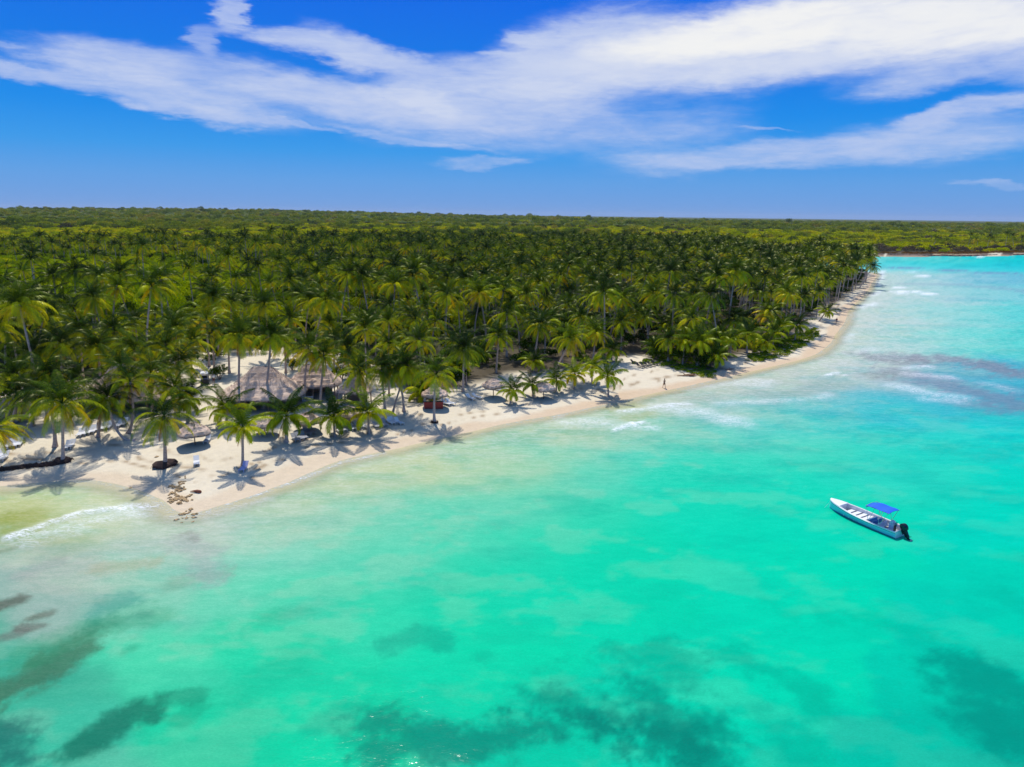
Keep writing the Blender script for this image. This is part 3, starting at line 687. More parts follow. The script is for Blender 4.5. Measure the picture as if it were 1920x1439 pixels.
def trunk_pts(top, bend, n=12):
    top = Vector(top); b1 = Vector(bend)
    P0 = Vector((0, 0, -0.15)); P1 = Vector((0, 0, 0.0)) + top * 0.33 + b1; P2 = top * 0.72 + b1 * 0.45
    return [P0 * (1 - t_) ** 3 + P1 * 3 * t_ * (1 - t_) ** 2 + P2 * 3 * t_ * t_ * (1 - t_) + top * t_ ** 3 for t_ in [i / n for i in range(n + 1)]]
def trunk_mesh(top, bend, r0=0.2, r1=0.12, flare=1.8):
    mb = MB(); n = 14; P_ = trunk_pts(top, bend, n)
    rad = [(r0 + (r1 - r0) * (i / n)) * (1 + (flare - 1) * math.exp(-i / n * 14)) * (1 + 0.04 * math.sin(i * 2.1)) for i in range(n + 1)]
    rad[-1] *= 1.5; rad[-2] *= 1.15
    mb.tube(P_, rad, 9); return mb.mesh('trunk', M_TRUNK, True)
def root_mesh(seed, w=1.0):
    mb = MB(); rg = random.Random(seed)
    mb.lump((0, 0, 0.0), 0.7 * w, 14, .28, seed, (1.25, .95, .6))
    for k in range(46):
        a = rg.uniform(0, 6.28); r_ = rg.uniform(.5, .85) * w; L = rg.uniform(.25, .6) * w
        p = Vector((math.cos(a) * r_ * 1.15, math.sin(a) * r_ * .9, rg.uniform(0, .28)))
        mb.tube([p * 0.75, p, p + Vector((math.cos(a) * L * .6, math.sin(a) * L * .6, -L * .7))], [.035, .03, .012], 4)
    return mb.mesh('root_ball', M_ROOT)
def face_plane(base, px, py, dy=0.0):
    """the point seen at a photo position on the upright plane through the palm's foot (dy metres further)"""
    r_ = ray(px, py); t_ = (base.y + dy) / r_.y
    return Vector((r_.x * t_, r_.y * t_, CAM_H + r_.z * t_))
ALLP = []   # trunk positions, to keep the random ones apart
def palm(bp, cp, Rr, kind, label, dy=0.0, bend=(0, 0, 0), roots=0, nuts=True, dead=0, group=None, r0=0.2, name='coconut_palm'):
    base = gp(*bp); top = face_plane(base, cp[0], cp[1], dy) - base
    top.z = max(top.z, 0.5)
    t_ = thing(name, base, 0, label, 'palm tree', group)
    link('trunk', trunk_mesh(top, bend, r0, 0.12 if kind == 'A' else 0.13), t_)
    k = random.randrange(10 if kind == 'A' else 4)
    me = (CROWN_A if kind == 'A' else CROWN_Y)[k]
    sc = Rr / (4.45 if kind == 'A' else 3.35)
    o = link('crown', me, t_, top, random.uniform(0, 6.28), sc)
    tilt = Vector(top).normalized()
    o.rotation_euler = (-tilt.y * .5, tilt.x * .5, o.rotation_euler.z)
    if nuts and kind == 'A': link('coconut_cluster', NUTS, t_, top, random.uniform(0, 6), 1)
    if dead: link('dry_frond', DEAD[dead - 1], t_, top - Vector((0, 0, .1)), random.uniform(0, 6), sc)
    if roots: link('root_ball', root_mesh(int(bp[0]), roots), t_, (0, 0, 0.05))
    ALLP.append((base.x, base.y))
    return t_
HAND = [
 ((118,866),(117,757),4.3,'A','coconut palm with exposed dark root mound at the left end of the eroded root bank',dict(roots=1.15,dead=1)),
 ((103,838),(92,748),4.0,'A','coconut palm with pale bulging foot just behind the palm on the root bank',dict(bend=(.3,0,0),r0=.24)),
 ((310,874),(308,782),4.2,'A','full coconut palm on a big undercut dark root ball above the rock spill',dict(roots=1.5,dead=2,r0=.24)),
 ((183,820),(192,764),4.1,'A','dark-crowned coconut palm with drooping skirt beside the line of white loungers',dict(dead=1)),
 ((240,812),(244,716),4.3,'A','coconut palm with a J-curved trunk and brown hanging fronds behind the loungers',dict(bend=(.9,0,-.4),dead=3)),
 ((254,826),(200,745),3.6,'A','coconut palm leaning far left over the sand from beside the big root-ball palm',dict(bend=(-1.6,0,-2.2))),
 ((330,800),(327,730),3.9,'A','upright spiky coconut palm rising right behind the big root-ball palm',dict()),
 ((455,872),(455,804),2.8,'Y','short coconut palm on bare sand with a lilac lounger leaning at its foot',dict(r0=.17,dead=1)),
 ((424,800),(426,768),3.3,'Y','young bushy palm directly behind the palm with the lilac lounger',dict()),
 ((537,829),(537,782),3.7,'Y','young palm with thick dark trunk and long yellowing fronds in front of the big hut',dict(r0=.24,dead=1)),
 ((628,820),(625,784),3.4,'Y','slim young palm second from the beach bar in the row of young palms',dict(r0=.16)),
 ((692,814),(690,777),3.4,'Y','golden-green young palm with loungers on both sides of its trunk',dict(r0=.17)),
 ((815,793),(818,703),4.0,'A','tall lone coconut palm standing in front of the red beach bar',dict(roots=.55,bend=(-.3,0,0))),
 ((447,766),(449,632),4.1,'A','straight pale-trunked palm rising in front of the left half of the big thatched hut',dict(dead=1)),
 ((494,766),(508,632),4.0,'A','slanting pale-trunked palm rising in front of the right half of the big thatched hut',dict(bend=(.2,0,-.3))),
 ((571,752),(578,655),4.4,'A','wide-crowned palm with curved trunk between the two thatched huts',dict(bend=(-.3,0,0))),
 ((600,755),(607,668),3.9,'A','palm with orange dead fronds beside the right hand thatched hut',dict(dead=3)),
 ((677,768),(675,697),4.0,'A','palm with thin straight trunk behind the golden-green young palm',dict(dead=2)),
 ((722,772),(716,695),4.0,'A','palm with a bright orange hanging dead frond left of the beach bar',dict(dead=3)),
 ((757,772),(742,694),4.1,'A','palm whose trunk forms one arm of the crossed pair left of the beach bar',dict(bend=(.5,0,0))),
 ((736,775),(764,690),3.9,'A','palm whose trunk forms the slimmer arm of the crossed pair left of the beach bar',dict(bend=(-.2,0,0),r0=.15)),
 ((-22,872),(-8,806),4.0,'A','old orange-yellow palm cut off by the left edge of the photo',dict(dead=3)),
 ((16,802),(34,742),4.0,'A','slanting palm beside the round shade patch at the left edge',dict(bend=(.3,0,0))),
 ((956,757),(962,733),2.5,'Y','small young palm in front of the first thatched parasol right of the bar',dict(r0=.12)),
 ((1000,745),(997,723),2.4,'Y','small golden young palm just left of the second right-hand thatched parasol',dict(r0=.12)),
 ((1043,737),(1043,714),2.7,'Y','small young palm just right of the second right-hand thatched parasol',dict(r0=.13)),
 ((1076,730),(1078,704),2.7,'Y','deep green young palm in the middle of the right-hand clump of young palms',dict(r0=.13)),
 ((1110,720),(1110,690),3.0,'Y','young palm at the back of the right-hand clump of young palms',dict(r0=.14)),
 ((1141,744),(1139,708),3.1,'Y','young palm at the right end of the clump nearest the waterline',dict(r0=.15)),
 ((1002,686),(1011,611),4.0,'A','palm with a long slanting grey trunk above the second right-hand parasol',dict(bend=(-.2,0,0),dead=2)),
 ((1033,708),(1071,636),3.7,'A','palm leaning right over the right-hand clump of young palms',dict(bend=(0,0,-.2))),
 ((1111,678),(1118,624),3.9,'A','palm with pale trunk behind the young palm at the right end of the clump',dict(dead=2)),
 ((1611,541),(1636,501),3.7,'A','palm leaning out over the sea at the far tip of the beach',dict(bend=(-.6,0,-1.2),nuts=False)),
 ((1606,533),(1627,481),3.6,'A','taller palm just behind the one leaning out at the far tip of the beach',dict(nuts=False)),
 ((1536,603),(1549,585),3.0,'Y','small palm bending low over the sand in front of the far walker',dict(bend=(-.3,0,-.2),r0=.2)),
 ((1428,663),(1434,644),3.2,'Y','low palm on the bright green creeper patch at the grove edge',dict(r0=.15)),
 ((1369,668),(1371,640),3.4,'Y','low golden palm at the grove edge left of the creeper patch',dict(r0=.16)),
 ((1306,688),(1312,644),3.6,'Y','lush palm rising out of the dark shrub at the grove edge',dict(r0=.18)),
 ((1490,640),(1493,612),3.6,'Y','bushy palm at the grove edge right of the creeper patch',dict(r0=.16)),
 ((62,752),(58,662),4.2,'A','palm with broad drooping crown above the left thatched roof corner',dict()),
 ((118,748),(113,645),4.3,'A','palm with wide star-shaped crown above the left thatched roof',dict(dead=2)),
 ((190,742),(184,652),4.1,'A','palm standing right over the ridge of the left thatched roof',dict()),
 ((262,752),(252,656),4.2,'A','palm just right of the left thatched roof with upright spears',dict()),
 ((300,745),(312,650),4.2,'A','palm between the left thatched roof and the parked cart',dict(bend=(.3,0,0))),
 ((360,722),(358,640),4.2,'A','palm behind the parked cart left of the big hut',dict()),
 ((402,700),(398,622),4.0,'A','palm on the sand behind the left end of the big hut roof',dict()),
 ((32,792),(30,706),4.1,'A','dense palm at the left edge above the broad parasol',dict()),
 ((88,790),(84,704),4.2,'A','palm with arching fronds between the broad parasol and the tall left hut',dict(dead=1)),
 ((133,782),(136,716),3.8,'A','lower palm before the left corner of the tall left hut',dict()),
 ((60,800),(66,738),3.6,'A','lower palm right behind the root bank palm and its pale-footed neighbour',dict()),
 ((286,786),(284,703),4.1,'A','palm before the right corner of the tall left hut',dict(dead=3)),
 ((338,765),(336,684),4.2,'A','palm on the sand just left of the parked cart',dict()),
 ((352,795),(350,752),3.3,'Y','low bushy palm between the big root-ball palm and the parked cart',dict()),
 ((228,775),(226,690),4.0,'A','palm before the middle of the tall left hut',dict(dead=1)),
 ((430,700),(428,634),4.0,'A','palm behind the left slope of the big hut roof',dict()),
 ((536,700),(534,640),4.0,'A','palm behind the valley between the two joined huts',dict(dead=1)),
 ((625,708),(628,640),4.1,'A','palm behind the right end of the smaller joined hut',dict()),
 ((1252,680),(1254,636),3.6,'A','palm rising from the left half of the dark shrub bank',dict()),
 ((1280,684),(1284,642),3.3,'Y','bushy palm rising from the middle of the dark shrub bank',dict()),
 ((1345,680),(1346,640),3.4,'Y','bushy palm between the shrub bank and the low golden palm',dict()),
 ((1400,662),(1402,628),3.4,'Y','bushy palm behind the left end of the creeper patch',dict()),
 ((1460,645),(1462,612),3.5,'Y','bushy palm behind the right end of the creeper patch',dict()),
 ((655,742),(652,655),4.2,'A','palm over the small roof right of the two thatched huts',dict(dead=1)),
 ((790,725),(786,640),4.1,'A','palm in the grove directly behind the beach bar',dict()),
 ((868,735),(870,655),4.1,'A','palm at the sand edge between the beach bar and the first parasol',dict()),
 ((930,700),(935,630),4.0,'A','palm with slim pale trunk behind the first parasol right of the bar',dict(dead=1)),
]
for bp_, cp_, r_, kd, lb, kw in HAND:
    palm(bp_, cp_, r_, kd, lb, **kw)
print('hand palms', len(HAND))

# kinds for the grove
KINDS = []
for k in range(14):
    rg = random.Random(500 + k)
    hgt = [11.4, 13.4, 9.8, 12.4, 8.2, 14.4, 12.6, 10.8, 13.8, 9.2, 4.8, 6.4, 5.4, 7.4][k]; ln = rg.uniform(0.2, 2.6) * (hgt / 10); a = rg.uniform(0, 6.28)
    top = Vector((math.cos(a) * ln, math.sin(a) * ln, hgt)); bnd = (-math.cos(a) * ln * .4, -math.sin(a) * ln * .4, 0)
    KINDS.append((trunk_mesh(top, bnd, .19, .11, 1.6), CROWN_A[k % 10], top, k))
KINDS_Y = []
for k in range(4):
    top = Vector((random.uniform(-.2, .2), random.uniform(-.2, .2), [1.6, 2.4, 3.2, 1.0][k]))
    KINDS_Y.append((trunk_mesh(top, (0, 0, 0), .2, .13, 1.3), CROWN_Y[k % 4], top, k))

# candidate places
def poisson(x0, x1, y0, y1, r, acc, n_try):
    cell = r / 1.414; grid = {}; out = []
    xs = RNG.uniform(x0, x1, n_try); ys = RNG.uniform(y0, y1, n_try)
    ok = acc(xs, ys); xs, ys = xs[ok], ys[ok]
    for x_, y_ in zip(xs, ys):
        gx, gy = int(math.floor(x_ / cell)), int(math.floor(y_ / cell)); good = True
        for i in range(gx - 2, gx + 3):
            for j in range(gy - 2, gy + 3):
                p_ = grid.get((i, j))
                if p_ and (p_[0] - x_) ** 2 + (p_[1] - y_) ** 2 < r * r: good = False; break
            if not good: break
        if good: grid[(gx, gy)] = (x_, y_); out.append((x_, y_))
    return np.array(out)
CLEAR = [np.array([plane(a, b, 1.2) for a, b in q]) for q in (
    [(385,800),(400,722),(440,684),(560,684),(650,702),(690,728),(705,800)],      # big huts and the sand behind them
    [(135,768),(140,725),(285,725),(290,768)])]
SCRUB = np.array([plane(a, b, 2.0) for a, b in [(-120,612),(0,606),(330,592),(560,560),(610,535),(480,508),(300,500),(-120,494)]])
def grove(xs, ys):
    r_ = xs / ys; gd = gdist(xs, ys)
    back = np.interp(r_, [-0.95, -0.6, -0.3, 0, 0.3, 0.42, 0.56], [440, 470, 540, 560, 560, 540, 470]) + (fbm(xs / 40, ys / 40, 3, 3) - .5) * 120
    ok = (gd > 0.5) & (ys < back) & (np.abs(r_ + 0.12) < 0.80) & (ys > 60)
    for c_ in CLEAR: ok &= ~poly_in(xs, ys, c_)
    return ok
def thin(xs, ys):
    r_ = xs / ys; dens_ = np.ones(len(xs))
    left = sst(-r_, 0.10, 0.38) * sst(ys, 140, 158)
    dens_ -= left * (0.25 + 0.3 * sst(fbm(xs / 45, ys / 45, 14, 3), .42, .60))
    dens_ -= np.exp(-((ys - 235) / 60) ** 2) * sst(-r_, .2, .42) * 0.3
    dens_ = np.clip(dens_, 0.06, 1)
    dens_ = np.where(poly_in(xs, ys, SCRUB), np.minimum(dens_, .13), dens_)
    return RNG.uniform(0, 1, len(xs)) < dens_
PTS = poisson(-500, 330, 60, 640, 5.2, grove, 170000)
PTS = PTS[thin(PTS[:, 0], PTS[:, 1])]
_far = sst(PTS[:, 1], 140, 280) * 0.30 * (1 - sst(PTS[:, 0] / PTS[:, 1], -.25, .1) * .9)
PTS = PTS[RNG.uniform(0, 1, len(PTS)) > _far]
hp = np.array(ALLP)
keepm = np.array([((hp[:, 0] - a) ** 2 + (hp[:, 1] - b_) ** 2).min() > 9 for a, b_ in PTS]); PTS = PTS[keepm]
PTS = PTS[np.argsort(PTS[:, 1] + 0.15 * np.abs(PTS[:, 0]))]
def dropview(p): return abs(p[0]) / p[1] < 0.83
vis = [p for p in PTS if dropview(p)]; rest = [p for p in PTS if not dropview(p)]
NIND = 300 - len(HAND) - 8
ind = vis[:NIND]; grov = vis[NIND:] + rest
print('palms', len(PTS), 'individual', len(ind))
pz = height(PTS[:, 0], PTS[:, 1]); zmap = {(a, b_): c_ for (a, b_), c_ in zip(map(tuple, PTS), pz)}
psd = gdist(np.array([p[0] for p in ind]), np.array([p[1] for p in ind]))
def zone_label(p, short):
    r_ = p[0] / p[1]; w = 'short' if short else 'tall'
    dp = float(gdist(np.array([p[0]]), np.array([p[1]]))[0])
    if dp > 45: w = 'deep-set ' + w
    elif dp < 12: w = 'outermost ' + w
    if r_ < -0.55: return (f'{w} coconut palm in the grove behind the left edge of the resort sand', 'grove palms at the far left')
    if r_ < -0.25: return (f'{w} coconut palm in the grove behind the thatched huts', 'grove palms behind the huts')
    if r_ < -0.02: return (f'{w} coconut palm in the grove behind the beach bar and first parasol', 'grove palms behind the beach bar')
    if r_ < 0.17: return (f'{w} coconut palm in the grove behind the right-hand clump of young palms', 'grove palms behind the young palms')
    if r_ < 0.32: return (f'{w} coconut palm in the grove behind the near walker and dark shrub', 'grove palms behind the near walker')
    return (f'{w} coconut palm along the far stretch of the beach towards the point', 'grove palms along the far beach')
first = {}
def dup(root):
    r2 = root.copy(); COL.objects.link(r2)
    for ch in list(root.children):
        c2 = ch.copy(); COL.objects.link(c2); c2.parent = r2
    return r2
for p, sd_ in zip(ind, psd):
    r_ = p[0] / p[1]
    short = random.random() < ((0.5 if p[0] < 20 else .72) if sd_ < 8 else 0.12)
    kk = random.choice(KINDS_Y if short else (KINDS[10:] if random.random() < (.42 if sd_ < 28 else .08) else KINDS[:10]))
    key = (short, kk[3])
    if key not in first:
        t_ = thing('coconut_palm', (0, 0, 0)); t_['category'] = 'palm tree'
        link('trunk', kk[0], t_); cr_ = link('crown', kk[1], t_, kk[2], 0, 1); cr_.rotation_euler = (random.uniform(-.16, .16), random.uniform(-.16, .16), 0)
        if not short: link('coconut_cluster', NUTS, t_, kk[2])
        first[key] = t_; o = t_
    else: o = dup(first[key])
    o.location = (p[0], p[1], zmap[tuple(p)]); o.rotation_euler = (0, 0, random.uniform(0, 6.28))
    sc = random.uniform(.74, 1.10); o.scale = (sc, sc, sc)
    o['label'], o['group'] = zone_label(p, short)

# ------------------------------------------------------------------ scattered stuff through geometry nodes
def scatter(name, pts, rz, sc, idx, variants, label):
    coll = bpy.data.collections.new(name + '_kinds')
    for k, (me) in enumerate(variants):
        o = bpy.data.objects.new(f'{name}_kind_{k:02d}', me); coll.objects.link(o)
    me = bpy.data.meshes.new(name); me.vertices.add(len(pts)); me.vertices.foreach_set('co', np.asarray(pts, np.float32).ravel())
    for nm, ty, arr in (('rz', 'FLOAT', rz), ('sc', 'FLOAT', sc), ('idx', 'INT', idx)):
        a = me.attributes.new(nm, ty, 'POINT'); a.data.foreach_set('value', np.asarray(arr, np.int32 if ty == 'INT' else np.float32))
    ob = link(name, me)
    ng = bpy.data.node_groups.new(name, 'GeometryNodeTree')
    ng.interface.new_socket('Geometry', in_out='INPUT', socket_type='NodeSocketGeometry'); ng.interface.new_socket('Geometry', in_out='OUTPUT', socket_type='NodeSocketGeometry')
    gi_ = ng.nodes.new('NodeGroupInput'); go_ = ng.nodes.new('NodeGroupOutput')
    ci = ng.nodes.new('GeometryNodeCollectionInfo'); ci.inputs['Collection'].default_value = coll
    ci.inputs['Separate Children'].default_value = True; ci.inputs['Reset Children'].default_value = True
    ip = ng.nodes.new('GeometryNodeInstanceOnPoints'); ip.inputs['Pick Instance'].default_value = True
    def na(nm, ty):
        n = ng.nodes.new('GeometryNodeInputNamedAttribute'); n.data_type = ty; n.inputs['Name'].default_value = nm; return n.outputs[0]
    cx_ = ng.nodes.new('ShaderNodeCombineXYZ'); ng.links.new(na('rz', 'FLOAT'), cx_.inputs[2])
    ng.links.new(gi_.outputs[0], ip.inputs['Points']); ng.links.new(ci.outputs[0], ip.inputs['Instance'])
    ng.links.new(na('idx', 'INT'), ip.inputs['Instance Index']); ng.links.new(cx_.outputs[0], ip.inputs['Rotation'])
    ng.links.new(na('sc', 'FLOAT'), ip.inputs['Scale']); ng.links.new(ip.outputs[0], go_.inputs[0])
    md = ob.modifiers.new('scatter', 'NODES'); md.node_group = ng
    tag(ob, label, kind='stuff'); return ob
def join_mesh(name, parts):
    """parts: (mesh, offset) with their own materials and age attribute"""
    V = []; F = []; MI = []; A = []; mats = []
    for me, of in parts:
        b_ = len(V); co = np.empty(len(me.vertices) * 3, np.float32); me.vertices.foreach_get('co', co)
        V += [tuple(q_) for q_ in (co.reshape(-1, 3) + np.array(of))]
        if me.materials[0] not in mats: mats.append(me.materials[0])
        mi = mats.index(me.materials[0])
        for p_ in me.polygons: F.append(tuple(i + b_ for i in p_.vertices)); MI.append(mi)
        if 'age' in me.attributes:
            a = np.empty(len(me.vertices), np.float32); me.attributes['age'].data.foreach_get('value', a); A += list(a)
        else: A += [0.3] * len(me.vertices)
    nm = bpy.data.meshes.new(name); nm.from_pydata(V, [], F)
    for q_ in mats: nm.materials.append(q_)
    nm.polygons.foreach_set('material_index', MI)
    at_ = nm.attributes.new('age', 'FLOAT', 'POINT'); at_.data.foreach_set('value', A)
    return nm
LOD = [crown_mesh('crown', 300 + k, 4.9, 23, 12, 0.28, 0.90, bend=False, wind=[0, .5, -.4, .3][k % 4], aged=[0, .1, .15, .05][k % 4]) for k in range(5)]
GV = []
for k in range(6):
    a = k * 1.3; h_ = [11.0, 13.4, 9.2, 12.4, 14.6, 11.6][k]
    mb = MB(); top = Vector((math.cos(a), math.sin(a), h_)); mb.tube([(0, 0, -.2), top * .5, top], [.2, .15, .12], 5)
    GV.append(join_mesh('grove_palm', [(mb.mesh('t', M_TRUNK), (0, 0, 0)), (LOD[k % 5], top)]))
if grov:
    G = np.array([(p[0], p[1], zmap[tuple(p)]) for p in grov]); n_ = len(G)
    scatter('distant_palm_grove', G, RNG.uniform(0, 6.28, n_), RNG.uniform(.62, 1.1, n_), RNG.integers(0, 6, n_), GV, 'dense coconut palm grove stretching back behind the front palms')

# leafy clumps
def clump(name, seed, rad, hgt, n, leaf, mat, lumps=7, low=0.1):
    rg = np.random.default_rng(seed)
    cx_ = rg.uniform(-rad * .55, rad * .55, lumps); cy_ = rg.uniform(-rad * .55, rad * .55, lumps)
    lr = rg.uniform(.38, .6, lumps) * rad; cz_ = rg.uniform(.35, .75, lumps) * hgt
    k = rg.integers(0, lumps, n)
    dv = rg.normal(size=(n, 3)); dv[:, 2] = np.abs(dv[:, 2]) * 1.1 - low; dv /= np.linalg.norm(dv, axis=1)[:, None]
    rr2 = lr[k] * rg.uniform(.72, 1.08, n)
    P_ = np.stack([cx_[k] + dv[:, 0] * rr2, cy_[k] + dv[:, 1] * rr2, np.maximum(0.05, cz_[k] + dv[:, 2] * rr2 * min(1.0, hgt / rad / 1.1))], 1)
    nr = dv + rg.normal(size=(n, 3)) * 0.7; nr /= np.linalg.norm(nr, axis=1)[:, None]
    a = np.cross(nr, rg.normal(size=(n, 3))); a /= np.linalg.norm(a, axis=1)[:, None]; b_ = np.cross(nr, a)
    sz = leaf * rg.uniform(.6, 1.3, n)[:, None]
    V = np.stack([P_ - a * sz, P_ - b_ * sz * .55, P_ + a * sz, P_ + b_ * sz * .55], 1).reshape(-1, 3)
    F = np.arange(n * 4).reshape(n, 4)
    return mesh_np(name, V, F, mat)
# understorey shrubs inside and behind the grove
def under_acc(xs, ys):
    r_ = xs / ys; gd = gdist(xs, ys)
    ok = (np.abs(r_ + 0.1) < 0.82) & (ys > 100) & (ys < 620) & (gd > 3)
    for c_ in CLEAR: ok &= ~poly_in(xs, ys, c_)
    leftw = sst(-r_, 0.0, 0.3) * sst(ys, 150, 190)
    return ok & (RNG.uniform(0, 1, len(xs)) < 0.45 + 0.55 * leftw)
U = poisson(-520, 330, 100, 620, 3.6, under_acc, 90000)
uz = height(U[:, 0], U[:, 1]); n_ = len(U)
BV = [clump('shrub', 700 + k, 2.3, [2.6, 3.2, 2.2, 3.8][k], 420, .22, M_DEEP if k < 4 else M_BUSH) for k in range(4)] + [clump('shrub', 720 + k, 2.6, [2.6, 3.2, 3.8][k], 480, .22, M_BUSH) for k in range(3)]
big = sst(-U[:, 0] / U[:, 1], 0.0, 0.3) * sst(U[:, 1], 130, 200)
_in = poly_in(U[:, 0], U[:, 1], SCRUB)
ubright = RNG.uniform(0, 1, n_) < np.maximum(big * (.35 + .9 * sst(fbm(U[:, 0] / 22, U[:, 1] / 22, 66, 3), .4, .6)), _in * .92)
big = np.maximum(big, _in * 1.0)
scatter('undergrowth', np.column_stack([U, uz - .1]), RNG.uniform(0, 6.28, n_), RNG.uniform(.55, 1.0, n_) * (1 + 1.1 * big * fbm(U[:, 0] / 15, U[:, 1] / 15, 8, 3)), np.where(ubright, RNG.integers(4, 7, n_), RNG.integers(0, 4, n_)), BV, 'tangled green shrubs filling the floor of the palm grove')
print('shrubs', n_)
# far forest
def far_acc(xs, ys):
    s_ = sdist(xs, ys); r_ = xs / ys
    back = np.interp(r_, [-0.95, -0.6, -0.3, 0, 0.3, 0.42, 0.56, .6], [430, 460, 530, 550, 550, 530, 450, 440])
    return (s_ > 16) & (ys > back) & (np.abs(r_) < 0.86)
FT = np.vstack([poisson(-3600, 3600, 1750, 4300, 30, lambda a, b_: (sdist(a, b_) > 30) & (np.abs(a / b_) < .84), 60000), poisson(-700, 900, 420, 900, 7.4, far_acc, 60000), poisson(-1500, 1600, 900, 1750, 11, far_acc, 90000)])
ft_s = sdist(FT[:, 0], FT[:, 1]); ft_z = height(FT[:, 0], FT[:, 1], ft_s); n_ = len(FT)
CV = [clump('tree', 800 + k, 4.6, [4.6, 5.4, 6.2][k], 330, .48, M_CAN) for k in range(3)] + [clump('tree', 820 + k, 4.8, [3.0, 3.6][k], 330, .45, M_BRIGHT) for k in range(2)] + [clump('tree', 840 + k, 3.6, 4.0, 260, .4, M_GREYS) for k in range(2)]
nb = fbm(FT[:, 0] / 260, FT[:, 1] / 160, 33, 4)
bright = (RNG.uniform(0, 1, n_) < np.clip(sst(nb, .30, .52) * 0.9 * (1 - .7 * sst(FT[:, 1], 1200, 1700)) + .45 * (FT[:, 1] < 900), 0, .95))
gi_i = np.where(bright, RNG.integers(3, 5, n_), RNG.integers(0, 3, n_))
grey = (RNG.uniform(0, 1, n_) < np.where((ft_s < 60) & (FT[:, 0] > 150), .8, .07)); gi_i = np.where(grey, RNG.integers(5, 7, n_), gi_i)
fsc = RNG.uniform(.6, 1.45, n_) * (1 + .35 * (RNG.uniform(0, 1, n_) > .95)) * np.where(FT[:, 1] > 1700, 2.0, np.where(FT[:, 1] > 900, 1.35, 1)) * (0.85 + .4 * fbm(FT[:, 0] / 60, FT[:, 1] / 60, 19, 3))
scatter('far_forest', np.column_stack([FT, ft_z - .3]), RNG.uniform(0, 6.28, n_), fsc, gi_i, CV, 'flat green forest reaching back from the palm grove towards the horizon')
print('far trees', n_)
# forest canopy further out: bumpy sheet of crowns
ds2 = np.concatenate([np.geomspace(1500, 5000, 170), np.geomspace(5000, 23000, 50)[1:]]); ph2 = np.linspace(R(-50), R(50), 1000)
cx2, cy2, cf2 = fan(ds2, ph2)
s2 = sdist(cx2, cy2)
hz = height(cx2, cy2, s2) + 4.0 + 3.2 * fbm(cx2 / 14, cy2 / 14, 15, 2) + 3.0 * fbm(cx2 / 150, cy2 / 150, 16, 3) + 5.0 * sst(_hash((cx2 * 3.1).astype(np.int64), (cy2 * 1.7).astype(np.int64), 3), .965, 1.0)
hz = np.where(s2 > 25, hz, -3.0)
cmat = foliage('canopy_leaf', [(0.08, (0.035, 0.05, 0.032)), (0.35, (0.055, 0.078, 0.036)), (0.6, (0.08, 0.11, 0.035)), (0.9, (0.11, 0.105, 0.045))], 0.05, macro=0.003)
tag(link('horizon_forest', mesh_np('horizon_forest', np.stack([cx2, cy2, hz], 1), cf2, cmat)), 'grey-green forest canopy along the horizon', kind='stuff')
# low ground cover: bright creeper at the grove edge, red-brown grass on the far shore
CRV = [clump('creeper', 900 + k, 1.0, .35, 160, .13, M_GC, 5) for k in range(2)]
def cr_acc(xs, ys):
    c_ = np.array([plane(a, b_, 1) for a, b_ in [(1395,672),(1420,650),(1480,630),(1530,612),(1538,622),(1510,642),(1475,660),(1430,672)]])
    c2_ = np.array([plane(a, b_, 1) for a, b_ in [(1190,682),(1230,670),(1300,672),(1345,690),(1335,702),(1270,690),(1230,684)]])
    return (poly_in(xs, ys, c_) | poly_in(xs, ys, c2_))
CP = poisson(20, 130, 120, 260, .9, cr_acc, 60000)
scatter('beach_creeper', np.column_stack([CP, height(CP[:, 0], CP[:, 1])]), RNG.uniform(0, 6, len(CP)), RNG.uniform(.6, 1.2, len(CP)), RNG.integers(0, 2, len(CP)), CRV, 'low bright green creeper spreading onto the sand at the grove edge')
RV = [clump('grass_tuft', 910 + k, 2.0, .9, 120, .22, M_REDS, 5) for k in range(2)]
def rd_acc(xs, ys):
    s_ = sdist(xs, ys); return (s_ > 7) & (s_ < 24) & (ys > 540) & (xs > 200)
RP = poisson(200, 800, 540, 800, 2.4, rd_acc, 40000)
scatter('shore_grass', np.column_stack([RP, height(RP[:, 0], RP[:, 1])]), RNG.uniform(0, 6, len(RP)), RNG.uniform(.7, 1.3, len(RP)), RNG.integers(0, 2, len(RP)), RV, 'red-brown low grass behind the rocks of the far shore')

